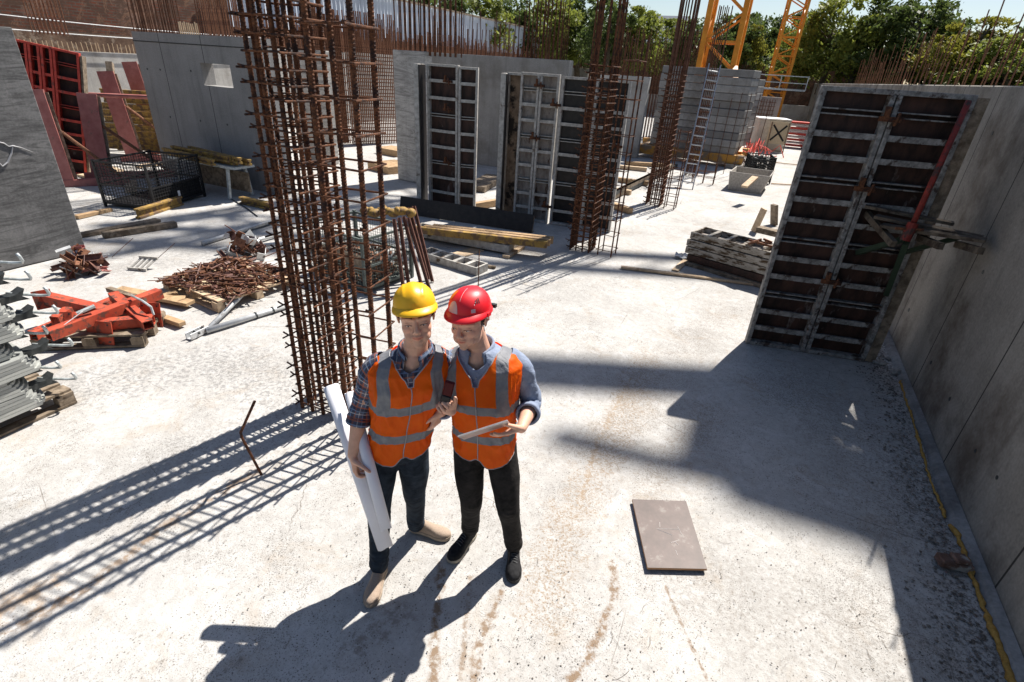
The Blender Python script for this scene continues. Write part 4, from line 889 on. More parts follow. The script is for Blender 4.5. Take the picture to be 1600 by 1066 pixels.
for k, (p0, p1) in enumerate((((128, 275), (160, 281)), ((165, 262), (182, 268)), ((215, 262), (245, 258)))):
    a, c = G(*p0), G(*p1); L_, an = between(a, c); board_box('board', tuple(a), an, (L_+.4, .2, .05), wood_pale, ['left', 'middle', 'right'][k]+' pale board lying on the floor at the feet of the pink frames', 'board', 'pale boards at the feet of the pink frames')
# tubes
def tube_on(p0, p1, r, label, m=grey_tube, z0=None, z1=None, fit=True):
    a, c = G(*p0, z0 if z0 is not None else r), G(*p1, z1 if z1 is not None else r)
    t = thing('steel_prop', tuple(a), label, 'steel prop'); d_ = c-a
    MB().tube([V((0, 0, 0)), d_], r, 12).build('tube', m, t, smooth=True)
    if fit:
        for f in (.45, .62): MB().tube([d_*f, d_*(f+.012)], r*1.25, 12).build('collar', galv_dark, t)
    return t
t = tube_on((322, 517), (436, 404), .026, 'long grey push pull prop lying against the pallet of scrap, steeper of the two', z1=.16)
t2 = tube_on((322, 517), (480, 468), .032, 'long pale grey prop lying on the floor, pointing at the near cage')
a = G(295, 531); t = thing('prop_head', tuple(a), 'grey steel hinge shoe joining the two long props', 'prop shoe', between(a, G(334, 512))[1])
MB().bb((0, -.04, 0), (.24, -.03, .07)).bb((0, .03, 0), (.24, .04, .07)).bb((0, -.03, 0), (.24, .03, .008)).build('shoe', grey_tube, t, bevel=.003)
for x in (.10, .2): MB().tube([(x, -.055, .045), (x, .055, .045)], .012, 8).build('bolt', galv_dark, t)
for k, (p0, p1, r) in enumerate((((316, 380), (440, 342), .035), ((340, 392), (450, 362), .03), ((400, 385), (456, 378), .03), ((370, 362), (440, 340), .02))):
    tube_on(p0, p1, r, ['thick grey tube with open end lying beyond the scrap pallet', 'second grey tube lying just behind the rusty scrap', 'short grey tube right under the rusty brackets', 'thin bluish tube beyond the other tubes'][k], fit=False, z0=r+.02*k, z1=r+.02*k)

# pallets
def pallet(loc, rz, sx, sy, label, mat=wood_pale, n=7):
    t = thing('pallet', loc, label, 'pallet', rz)
    for y in (-sy/2+.05, 0, sy/2-.05):
        MB().bb((-sx/2, y-.05, 0), (sx/2, y+.05, .02)).build('bottom_board', mat, t)
        for x in (-sx/2+.06, 0, sx/2-.06): MB().bb((x-.06, y-.045, .02), (x+.06, y+.045, .10)).build('block', mat, t)
    for x in (-sx/2+.05, 0, sx/2-.05): MB().bb((x-.05, -sy/2, .10), (x+.05, sy/2, .118)).build('cross_board', mat, t)
    for i in range(n):
        y = -sy/2+sy*(i+.5)/n; MB().bb((-sx/2, y-sy/n*.36, .118), (sx/2, y+sy/n*.36, .138)).build('top_board', mat, t)
    return t
def jumble(n, sx, sy, z0, h, lens, r, mats, seed, kinds='bar'):
    q = random.Random(seed); b = MB()
    for i in range(n):
        x, y = q.uniform(-1, 1), q.uniform(-1, 1); hh = h*(1-max(abs(x), abs(y))**2); p = V((x*sx/2, y*sy/2, z0+q.random()*hh)); L_ = q.uniform(*lens); a = q.gauss(.5, .9); u = V((math.cos(a), math.sin(a), q.gauss(0, .16)))
        mi = q.randrange(len(mats))
        if q.random() < .6: b.tube([p-u*L_/2, p+u*L_/2], r*q.uniform(.7, 1.3), 6, mi=mi)
        else: b.box(p, (q.uniform(.03, .09), q.uniform(.02, .05), q.uniform(.02, .05)), M.Rotation(a, 3, 'Z') @ M.Rotation(q.uniform(-1, 1), 3, 'X'), mi)
    return b
pA_ = G(262, 438, .14); pB_ = G(350, 476, .14); pC_ = G(452, 428, .14)
L1, a1 = between(pA_, pB_); L2, a2 = between(pB_, pC_); pc = (pA_+pC_)/2
pallet((pc.x, pc.y, 0), a1, L1, L2, 'pale pallet covered with rusty ties and bolts beside the long props')
b = jumble(520, L1*1.0, L2*.95, .15, .17, (.12, .42), .007, [rust_light, rust, steel_brown], 3)
o = b.build('tie_rods', [rust_light, rust, steel_brown]); o.location = (pc.x, pc.y, 0); o.rotation_euler = (0, 0, a1+.2); tag(o, 'heap of rusty tie rods and wing nuts on the pallet beside the long props', 'tie rods', kind='stuff')
def bracket_heap(center, n, spread, label, seed, mats, size=(.08, .2)):
    q = random.Random(seed); b = MB()
    for i in range(n):
        p = V((q.gauss(0, .45)*spread[0], q.gauss(0, .45)*spread[1], .04+abs(q.gauss(0, .5))*spread[2])); s = q.uniform(*size); Rm = M.Rotation(q.uniform(0, 6), 3, 'Z') @ M.Rotation(q.uniform(-1.2, 1.2), 3, 'X') @ M.Rotation(q.uniform(-1, 1), 3, 'Y'); mi = q.randrange(len(mats))
        k = q.randrange(3)
        if k == 0:   # channel
            for c, d in (((0, 0, 0), (s*2, s*.6, .006)), ((0, s*.3, s*.2), (s*2, .006, s*.4)), ((0, -s*.3, s*.2), (s*2, .006, s*.4))): b.box(p+Rm @ V(c), d, Rm, mi)
        elif k == 1: # angle plate
            b.box(p, (s*1.3, s, .008), Rm, mi); b.box(p+Rm @ V((s*.65, 0, s*.4)), (.008, s, s*.8), Rm, mi)
        else: b.tube([p-Rm @ V((s*1.3, 0, 0)), p+Rm @ V((s*1.3, 0, 0))], .008, 6, mi=mi)
    o = b.build('bracket_heap', mats); o.location = center; return tag(o, label, 'scrap', kind='stuff')
bracket_heap(G(130, 425), 46, (.28, .20, .22), 'heap of pinkish brackets and clamps at the foot of the dark wall', 4, [pink_primer, rust_light, grey_tube, steel_brown], (.07, .15))
bracket_heap(G(385, 400), 60, (.32, .26, .30), 'heap of rusty brackets piled at the far end of the scrap pallet', 6, [steel_brown, rust_light, steel_brown, grey_tube], (.06, .16))
t = thing('step_frame', tuple(G(222, 420)), 'small grey ribbed bracket alone on the floor beyond the orange truss', 'bracket', R(20))
for i in range(4): MB().bar((-.12+.07*i, -.06, .02), (-.05+.07*i, .10, .12), .035, .012).build('rib', alu_concrete, t)
MB().bar((-.15, -.07, .01), (.12, -.07, .01), .02, .05).bar((-.08, .10, .13), (.19, .10, .13), .02, .04).build('rail', alu_concrete, t)
for k, ps in enumerate((((175, 402), (186, 386), (198, 380)), ((240, 410), (236, 392), (252, 386)))):
    a = G(*ps[0]); tag(MB().tube([a, a+V((.1, .1, .12)), a+V((.2, .25, .26))], .004, 5).build('wire', rust), ['thin rusty wire sticking up by the pinkish brackets', 'thin rusty wire sticking up by the small grey bracket'][k], 'wire')

# orange truss on its pallet
oc = (G(70, 520)+G(262, 492))/2; oc = V((-6.05, 2.92, 0))
pal2 = pallet((oc.x+.12, oc.y-.22, 0), R(36), 1.0, .62, 'weathered pallet under the orange steel truss', wood_grey, 5)
t = thing('steel_truss', (0, 0, 0), 'orange painted steel truss of crossed channels with end plates lying on a pallet', 'steel truss')
def ob(p0, z0, p1, z1, w_=.10, h_=.10, nm='beam'):
    a, c = G(*p0, z0), G(*p1, z1); d_ = (c-a).normalized(); sdv = d_.cross(V((0, 0, 1))).normalized(); q = MB()
    for s in (-1, 1): q.bar(a+sdv*s*(w_/2-.004), c+sdv*s*(w_/2-.004), .008, h_)
    q.bar(a+V((0, 0, h_/2-.004)), c+V((0, 0, h_/2-.004)), w_-.018, .008); q.bar(a-V((0, 0, h_/2-.004)), c-V((0, 0, h_/2-.004)), w_-.018, .008); q.build(nm, orange_paint, t)
    return a, c
a, c = ob((75, 524), .26, (250, 458), .30, .11, .10)
a2, c2_ = ob((70, 465), .30, (165, 487), .20, .11, .10)
ob((52, 525), .17, (200, 462), .16, .10, .10); ob((150, 508), .20, (240, 500), .20, .10, .10, 'beam'); ob((88, 505), .24, (110, 489), .26, .09, .14)
ob((178, 462), .27, (232, 508), .22, .10, .09)
def plate_(p, z, rz, s=(.20, .20), rx=80):
    c_ = G(*p, z); m = MB(); Rm = M.Rotation(rz, 3, 'Z') @ M.Rotation(R(rx), 3, 'X'); m.box(c_, (s[0], s[1], .010), Rm); m.build('end_plate', orange_paint, t)
    for i in (-1, 1):
        for j in (-1, 1): MB().tube([(0, 0, -.008), (0, 0, .008)], .010, 8).build('bolt_hole', galv_dark, t, loc=tuple(c_+Rm @ V((i*s[0]*.36, j*s[1]*.36, 0))), rot=Rm.to_euler())
plate_((156, 520), .14, R(20), (.28, .25)); plate_((236, 492), .16, R(25), (.22, .28)); plate_((68, 468), .30, R(70), (.16, .2)); plate_((97, 500), .26, R(35), (.18, .16), 60)
tag(MB().bar(G(185, 452, .06), G(298, 474, .06), .13, .04).build('timber_beam', wood), 'rough timber slab poking out past the orange steel truss', 'timber beam')
tag(MB().bar(G(170, 452, .25), G(225, 470, .30), .06, .05).build('timber_beam', wood_grey), 'grey batten lying across the orange steel truss', 'timber beam')
tag(MB().tube([G(205, 462, .38), G(222, 470, .40), G(236, 480, .36), G(240, 492, .28)], .012, 6).build('steel_strap', galv), 'grey bent strap curling over the right end of the orange truss', 'strap')
tag(MB().bar(G(120, 490, .36), G(148, 478, .40), .05, .02).build('steel_plate', galv), 'small pale metal plate lying on top of the orange truss', 'plate')
tag(MB().tube([G(95, 512, .3), G(130, 486, .38)], .005, 5).build('tie_wire', galv), 'thin straight wire lying across the left part of the orange truss', 'wire')
for k, (px, py) in enumerate(((270, 500), (262, 470), (246, 470))): board_box('timber_offcut', tuple(G(px-12, py, .02)), .6*k, (.3, .08, .05), wood, ['lower', 'middle', 'upper'][k]+' timber offcut at the right end of the orange truss', 'timber', 'timber offcuts by the orange truss')

# stack of steel decks at the left edge
deck_side = mottled('deck_side', (.24, .25, .24), (.40, .41, .39), 9, .5, .3, stretch=(1, .1, 2), c3=(.46, .47, .44), t3=.6, s3=4, bump=.2)
pallet((-5.35, .75, 0), R(90), 2.2, .95, 'brown pallet under the stack of steel decks at the left edge', wood_grey, 6)
DM = None; NL = 8
ords = ['lowest', 'second lowest', 'third lowest', 'fourth lowest', 'fourth highest', 'third highest', 'second highest', 'topmost']
deck0 = None
for i in range(NL):
    z = .145+i*.150
    if deck0 is None:
        t = thing('scaffold_deck', (-5.24, 1.71, z), '', 'scaffold deck', 0, 'steel scaffold decks stacked at the left edge'); deck0 = t
        q = MB(); n = 10                       # body: long ribbed tray running towards the camera, rounded nose
        for k in range(5):
            z0 = .002+k*.029; pts = [(x, -2.6, z0) for x in (-.42, .42)]
            q.bb((-.42, -2.6, z0), (.42, -.10-.02*k, z0+.0255))
            pr = [V((-.42, -.10, z0)), V((.42, -.10, z0))]+[V((.42*math.cos(a), -.10+.12*math.sin(a)-.015*k, z0)) for a in [math.pi*j/12 for j in range(1, 12)]]
            q.prism([V((.40*math.cos(math.pi*j/12), -.10-.02*k+.11*math.sin(math.pi*j/12), z0)) for j in range(13)], (0, 0, .0245))
        q.build('tray', deck_side, t)
        for sx_, nm_ in ((-1, 1), (1, 1)):
            h = MB(); h.bb((-.045, -.10, 0), (.045, .035, .05)); h.prism([(-.045, .035, .05), (-.045, .10, .08), (-.045, .07, .028), (-.045, .11, -.01), (-.045, .035, .0)], (.09, 0, 0)); h.build('hook', galv_dark, t, loc=(sx_*.27, -.02, .085))
        MB().tube([(.22, .0, .135), (.30, .06, .120), (.38, .13, .105), (.43, .165, .105), (.455, .16, .125), (.462, .15, .165), (.45, .145, .185)], .011, 8).build('handle', galv, t, smooth=True)
        o = t
    else:
        o = copy_tree(deck0); o.location = (-5.24+rnd.uniform(-.03, .03), 1.71+rnd.uniform(-.05, .05)-.02*(i % 2), z); o.rotation_euler = (0, 0, R(rnd.uniform(-2.5, 2.5)))
    o['label'] = ords[i]+' steel scaffold deck of the stack at the left edge'
# dirt crumbs and small stones
b = MB(); q = random.Random(11)
def crumb_(x, y, s):
    n = 5; h = s*q.uniform(.35, .7); a0 = q.uniform(0, 6); ring = [V((x+s*q.uniform(.6, 1.1)*math.cos(a0+6.283*k/n), y+s*q.uniform(.5, 1.)*math.sin(a0+6.283*k/n), 0)) for k in range(n)]
    b.add(ring+[V((x+q.uniform(-.3, .3)*s, y, h))], [(k, (k+1) % n, n) for k in range(n)])
for i in range(15000):
    y = 1.0+8*q.random()**1.4; x = q.uniform(-1.0*y-1.2, min(1.85, y*.7+.4)); d = mnoise.noise(V((x*.8, y*.8, 2)))+.6*mnoise.noise(V((x*3, y*3, 5)))
    if q.random() < .30+d*1.4+(.35 if x > .2 else 0): crumb_(x, y, q.choice((.0015, .002, .002, .0025, .003, .004, .006)))
for i in range(2600):
    y = q.uniform(1.5, 8.5); crumb_(1.84-abs(q.gauss(0, .16)), y, q.choice((.003, .004, .006, .008, .014)))
tag(b.build('stone_crumbs', crumb), 'fine stone crumbs and dirt strewn over the concrete floor', 'crumbs', kind='stuff')
b = MB()
for i in range(240):
    y = q.uniform(1.2, 6); x = q.uniform(-y-.8, min(1.7, y*.6)); a = q.uniform(0, 6); L_ = .02+.12*q.random()**2; pts = []; p = V((x, y, .002)); da = q.uniform(-.35, .35)
    for k in range(6): pts.append(p.copy()); p += V((math.cos(a), math.sin(a), 0))*L_/5; a += da+q.uniform(-.25, .25)
    b.tube(pts, q.uniform(.0006, .0011), 4)
tag(b.build('twigs', plain('twig', (.14, .11, .08), .9)), 'tiny wires and twigs scattered on the floor', 'twigs', kind='stuff')

# ================================================================== PEOPLE
def skin_mat(name, base, tan):
    q = NT(name, .5, 0, .35); a = q.n('ShaderNodeVertexColor'); a.layer_name = 'tint'
    f = q.noise(30, 4, .6, q.tc.outputs['Object']); c = q.ramp(f, [(.3, tuple(x*.9 for x in base)), (.7, tuple(min(1, x*1.08) for x in base))])
    q.col(q.mix(1., c, a.outputs['Color'], 'MULTIPLY')); q.bump(q.noise(160, 3, .6, q.tc.outputs['Object']), .15, .001)
    q.b.inputs['Subsurface Weight'].default_value = .12; q.b.inputs['Subsurface Radius'].default_value = (.012, .005, .003); q.b.inputs['Subsurface Scale'].default_value = .6; return q.m
skin_l = skin_mat('skin_warm', (.64, .37, .26), None); skin_r = skin_mat('skin_tan', (.66, .38, .27), None)
def cloth(name, c1, c2, sc=9, rough=.85, bs=.7, bd=.012, weave=400):
    q = NT(name, rough, 0, .15); co = q.tc.outputs['Object']; f = q.noise(sc, 5, .6, co, .5); q.col(q.ramp(f, [(.3, c1), (.7, c2)])); 
    h = q.math('ADD', q.noise(14, 4, .6, q.mp('Object', (1, 1, 1.8)), .8), q.math('MULTIPLY', q.noise(weave, 2, .5, co), .12)); q.bump(h, bs, bd); return q.m
jeans_l = cloth('dark_jeans', (.007, .012, .020), (.034, .048, .068), 16); jeans_r = cloth('black_jeans', (.007, .007, .007), (.030, .027, .026), 16)
denim = cloth('blue_shirt', (.17, .205, .29), (.29, .34, .44), 12, weave=300)
hair_m = cloth('dark_hair', (.012, .008, .006), (.035, .022, .015), 60, .6, .8, .003)
def plaid_mat():
    q = NT('plaid_shirt', .85, 0, .15); X, Y, _ = q.sep(q.tc.outputs['UV'])
    def band(x, per, wd, ph): return q.math('LESS_THAN', q.math('ABSOLUTE', q.math('SUBTRACT', q.math('FRACT', q.math('ADD', q.math('DIVIDE', x, per), ph)), .5)), wd/per/2)
    c = q.mix(0., (.13, .135, .18), (0, 0, 0))
    for x, k in ((X, 1), (Y, 1)):
        c = q.mix(q.math('MULTIPLY', band(x, .070, .026, .0), .55), c, (.020, .024, .045))
        c = q.mix(q.math('MULTIPLY', band(x, .070, .008, .25), .7), c, (.42, .13, .06))
        c = q.mix(q.math('MULTIPLY', band(x, .070, .0045, .62), .75), c, (.62, .60, .58))
        c = q.mix(q.math('MULTIPLY', band(x, .070, .007, .9), .6), c, (.20, .28, .42))
    q.col(c); q.bump(q.noise(16, 4, .6, q.mp('Object', (1, 1, 1.6)), .8), .6, .008); return q.m
plaid = plaid_mat()
def vest_mat(name, x0, x1, h1, h2):
    q = NT(name, .6, 0, .3); X, Z, _ = q.sep(q.tc.outputs['UV']); co = q.tc.outputs['Object']
    f = q.noise(7, 4, .6, co); c = q.ramp(f, [(.3, (1., .155, .002)), (.7, (1., .215, .004))])
    ax = q.math('ABSOLUTE', X)
    s = q.math('LESS_THAN', q.math('ABSOLUTE', q.math('SUBTRACT', Z, h1)), .027); s2 = q.math('LESS_THAN', q.math('ABSOLUTE', q.math('SUBTRACT', Z, h2)), .026)
    v = q.math('MULTIPLY', q.math('LESS_THAN', q.math('ABSOLUTE', q.math('SUBTRACT', ax, (x0+x1)/2)), (x1-x0)/2), q.math('GREATER_THAN', Z, h1))
    k = q.math('MAXIMUM', q.math('MAXIMUM', s, s2), v); g = q.ramp(q.noise(25, 3, .6, co), [(.3, (.15, .155, .17)), (.7, (.21, .215, .23))])
    c = q.mix(k, c, g); q.col(c)
    tr = q.n('ShaderNodeBsdfTranslucent'); q.l(c, tr.inputs[0]); mx = q.n('ShaderNodeMixShader'); q.l(q.math('MULTIPLY', q.math('SUBTRACT', 1, k), .5), mx.inputs[0])
    q.l(q.b.outputs[0], mx.inputs[1]); q.l(tr.outputs[0], mx.inputs[2]); q.l(mx.outputs[0], q.t.nodes['Material Output'].inputs[0])
    h = q.math('ADD', q.noise(5, 4, .6, q.mp('Object', (1, 1, .8)), 1.1), q.math('MULTIPLY', q.noise(16, 4, .6, co, .6), .35)); q.bump(h, .55, .022); return q.m
trim_m = plain('grey_trim', (.30, .30, .31), .7)

def evalmesh(o, name, mat):
    dg = bpy.context.evaluated_depsgraph_get(); me = bpy.data.meshes.new_from_object(o.evaluated_get(dg)); old = o.data; bpy.data.objects.remove(o); me.name = name
    me.materials.clear(); me.materials.append(mat); me.polygons.foreach_set('use_smooth', [True]*len(me.polygons)); return me
def fuse(b, name, mat, parent, voxel=.004, smooth=4, fac=.5, disp=None):
    o = link('tmp', b.mesh('tmp', mat)); md = o.modifiers.new('r', 'REMESH'); md.mode = 'VOXEL'; md.voxel_size = voxel; md.use_smooth_shade = True
    if smooth: ms = o.modifiers.new('s', 'SMOOTH'); ms.factor = fac; ms.iterations = smooth
    me = evalmesh(o, name, mat)
    if disp:
        me.update(); ns = [v.normal.copy() for v in me.vertices]
        for v, n in zip(me.vertices, ns): v.co = v.co+n*disp(v.co)
        me.update()
    return link(name, me, parent)

def hand(b, W, d, n, right, curl, thumb, spread=.0, sc=1.0, r=.0093, tcurl=(.25, .5)):
    W, d, n = V(W), V(d).normalized(), V(n).normalized(); n = (n-d*n.dot(d)).normalized(); s = d.cross(n) if right else n.cross(d)
    L = [.074, .083, .077, .060]; o = [.030, .010, -.011, -.031]
    for i in range(4):
        k = W+d*(.088-.004*abs(i-1))*sc+s*o[i]*sc
        b.cap([W+s*o[i]*.45*sc+d*.005-n*.002, W+d*.045*sc+s*o[i]*.8*sc+n*.004, k], [.017*sc, .0165*sc, .0125*sc], 10)
        c = curl[i] if isinstance(curl[0], (tuple, list)) else curl; a = 0; p = k; pts = [k]; fan = s*(o[i]*spread*6)
        for j, (f, cc) in enumerate(zip((.45, .31, .26), c)):
            a += cc; p = p+((d+fan)*math.cos(a)+n*math.sin(a)).normalized()*L[i]*f*sc; pts.append(p)
        rr = r*sc*(.88 if i == 3 else 1); b.cap(pts, [rr*1.12, rr*1.02, rr*.92, rr*.80], 10)
    t = V(thumb); td = (d*t.x+s*t.y+n*t.z).normalized(); p0 = W+d*.022*sc+s*.026*sc+n*.006; p1 = p0+td*.046*sc
    ax = td.cross(n if abs(td.dot(n)) < .9 else d); 
    t2 = (td+(d*math.sin(tcurl[0])*1.0+n*tcurl[0]*.6-s*tcurl[0]*.3)).normalized(); t3 = (t2+(d*.2+n*tcurl[1]*.8-s*tcurl[1]*.5)).normalized(); p2 = p1+t2*.034*sc; p3 = p2+t3*.026*sc
    b.cap([W+s*.012*sc, p0, p1], [.016*sc, .0165*sc, .0125*sc], 10); b.cap([p1, p2, p3], [.0120*sc, .0108*sc, .0090*sc], 10)
    b.ell(W+d*.04*sc+n*.008*sc, (.035*sc, .035*sc, .016*sc), M((d, s, n)).transposed(), 14, 8)
    b.ell(W+d*.035*sc+s*.022*sc+n*.010*sc, (.030*sc, .017*sc, .016*sc), M((d, s, n)).transposed(), 12, 8)

def head_parts(b, HM):                   # head in its own frame, face towards -Y
    def T(p): return HM @ V(p)
    R3 = HM.to_3x3()
    def E(c, r, rt=None): b.ell(T(c), r, R3 @ rt if rt is not None else R3, 26, 18)
    def C(ps, rs): b.cap([T(p) for p in ps], [r*1.12 for r in rs], 14)
    E((0, .012, .035), (.074, .092, .080)); E((0, -.030, .012), (.063, .058, .072)); E((0, -.030, -.045), (.054, .056, .055)); E((0, -.050, -.080), (.034, .036, .030)); E((0, -.073, -.097), (.019, .014, .014))
    for s in (-1, 1):
        E((s*.034, -.060, -.022), (.023, .021, .024)); E((s*.044, -.022, -.060), (.014, .034, .032)); E((s*.029, -.060, -.058), (.023, .022, .030)); E((s*.048, -.030, -.028), (.014, .032, .034))
        C([(s*.010, -.088, .026), (s*.034, -.082, .030), (s*.052, -.062, .022)], [.0085, .0090, .0075])
        E((s*.0315, -.0715, .004), (.0145, .0120, .0105)); E((s*.0125, -.0965, -.030), (.0085, .0100, .0075))
        er = M.Rotation(s*.35, 3, 'Z') @ M.Rotation(-.15, 3, 'X')
        b.tube([T(er @ V((0, .016*math.cos(a)+.004, .030*math.sin(a)))+0*V((0, 0, 0)) if False else V((s*(.078+.006*math.cos(a*.5)), .012+.013*math.cos(a), .006+.024*math.sin(a)))) for a in [2*math.pi*i/14 for i in range(14)]], .0048, 8, closed=True)
        E((s*.073, .012, .004), (.005, .012, .021)); E((s*.073, .006, -.016), (.005, .006, .007))
    C([(0, -.083, .018), (0, -.096, -.004), (0, -.108, -.022)], [.0085, .0095, .0108]); E((0, -.107, -.026), (.0095, .0090, .0080))
    C([(-.021, -.083, -.054), (-.008, -.0915, -.0505), (0, -.0925, -.0515), (.008, -.0915, -.0505), (.021, -.083, -.054)], [.004, .0058, .0058, .0058, .004])
    C([(-.018, -.083, -.0605), (0, -.0905, -.0640), (.018, -.083, -.0605)], [.0042, .0068, .0042]); E((0, -.082, -.040), (.016, .012, .012))
def tint_head(me, HM, brow=(.22, .15, .12), lips=(1.0, .62, .60), stub=.82):
    inv = HM.inverted(); ca = me.color_attributes.new('tint', 'FLOAT_COLOR', 'POINT'); buf = []
    for v in me.vertices:
        p = inv @ v.co; c = [1, 1, 1]
        if abs(p.x) < .1 and abs(p.z) < .14 and p.y < .03:
            ax = abs(p.x)
            def mulc(k, t):
                for i in range(3): c[i] *= 1-(1-t[i])*max(0, min(1, k))
            if p.y < -.05:
                bz = .0335+.004*math.sin((ax-.012)/.04*3.1)                          # brows
                if .012 < ax < .052: mulc(1.35*(1-abs(p.z-bz)/.0058), brow)
                ez = .0005-.0028*((ax-.0315)/.014)**2                                # lash line of the lowered lids
                if abs(ax-.0315) < .0155: mulc(1.6*(1-abs(p.z-ez)/.0036), (.16, .10, .09)); mulc(.25*(1-abs(p.z-.009)/.004), (.5, .4, .4))
                lz = -.0575; 
                if ax < .024 and abs(p.z-lz) < .013 and p.y < -.078: mulc(1.3*(1-(ax/.025)**2)*(1-abs(p.z-lz)/.013), lips); mulc(1.2*(1-abs(p.z-lz)/.0028)*(1-(ax/.026)**4), (.45, .25, .25))
                if abs(ax-.007) < .004 and abs(p.z+.0345) < .0035 and p.y < -.085: mulc(.8, (.3, .2, .2))
            k = max(0, min(1, (-.036-p.z)/.02))*(0 if p.y > .02 else 1); mulc(k*(1-stub)*2.2, (.72, .70, .70))
            if math.hypot(ax-.042, p.z+.022) < .03 and p.y < -.03: mulc(.5*(1-math.hypot(ax-.042, p.z+.022)/.03), (1, .80, .78))
        buf += c+[1]
    ca.data.foreach_set('color', buf)

def lerp_tab(tab, s):
    for (a, *x), (b_, *y) in zip(tab, tab[1:]):
        if s <= b_: f = (s-a)/(b_-a); f = f*f*(3-2*f)*.5+f*.5; return [p+(q_-p)*f for p, q_ in zip(x, y)]
    return list(tab[-1][1:])
class Torso:
    # tab rows: z, half width, half depth, centre x, centre y, yaw ; tilt = shoulder slope
    def __init__(s, tab, tilt=0): s.tab = tab; s.tilt = tilt; s.z0 = tab[0][0]; s.z1 = tab[-1][0]
    def P(s, th, z, off=0., ex=2.5, drop=0.):
        hw, hd, cx, cy, yw = lerp_tab(s.tab, z); hw += off; hd += off
        c, q = math.sin(th), -math.cos(th); x = hw*math.copysign(abs(c)**(2/ex), c); y = hd*math.copysign(abs(q)**(2/ex), q)
        X = x*math.cos(yw)-y*math.sin(yw); Y = x*math.sin(yw)+y*math.cos(yw)
        return V((cx+X, cy+Y, z+s.tilt*x*max(0, min(1, (z-1.1)/.3))-drop)), x, y
def FN(th, z, p, seed):
    a = mnoise.noise(V((math.sin(th)*2.2, math.cos(th)*2.2, z*3.5+seed))); b_ = 1-2*abs(mnoise.noise(V((math.sin(th)*2.6+z*2.2, math.cos(th)*2.6+seed, z*5.5+p.x*5)))); c = 1-2*abs(mnoise.noise(V((math.sin(th)*4+seed, math.cos(th)*4-z*3, z*9))))
    k = 1-.8*math.exp(-(math.atan2(math.sin(th), math.cos(th))/.22)**2); return (.8*a+.95*b_**3+.45*c**3-.35)*k
def torso_sheet(T, name, mat, parent, zlo, ztop, off, nth=120, nz=70, fold=.005, seed=0, thick=.003, xuv=True):
    b = MB(); uvs = []
    for j in range(nz+1):
        for i in range(nth):
            th = 2*math.pi*i/nth; a, c = zlo(th), ztop(th); z = a+(c-a)*j/nz; 
            p, x, y = T.P(th, z, off)
            n = FN(th, z, p, seed)
            cx, cy = lerp_tab(T.tab, z)[2:4]; r = V((p.x-cx, p.y-cy, 0)); 
            if r.length > 1e-6: p = p+r.normalized()*n*fold*(1.4-.8*min(1, max(0, (z-1.3)/.15)))*min(1, .25+(z-a)/.10)
            b.v.append(p); uvs.append((x if xuv else th*.17, p.z-T.tilt*x*max(0, min(1, (z-1.1)/.3))))
    for j in range(nz):
        for i in range(nth): b.f.append((j*nth+i, j*nth+(i+1) % nth, (j+1)*nth+(i+1) % nth, (j+1)*nth+i)); b.mi.append(0)
    me = b.mesh(name, mat, True); ul = me.uv_layers.new(name='UVMap')
    for lp in me.loops: ul.data[lp.index].uv = uvs[lp.vertex_index]
    o = link(name, me, parent); sm = o.modifiers.new('thick', 'SOLIDIFY'); sm.thickness = thick; sm.offset = 1; return o
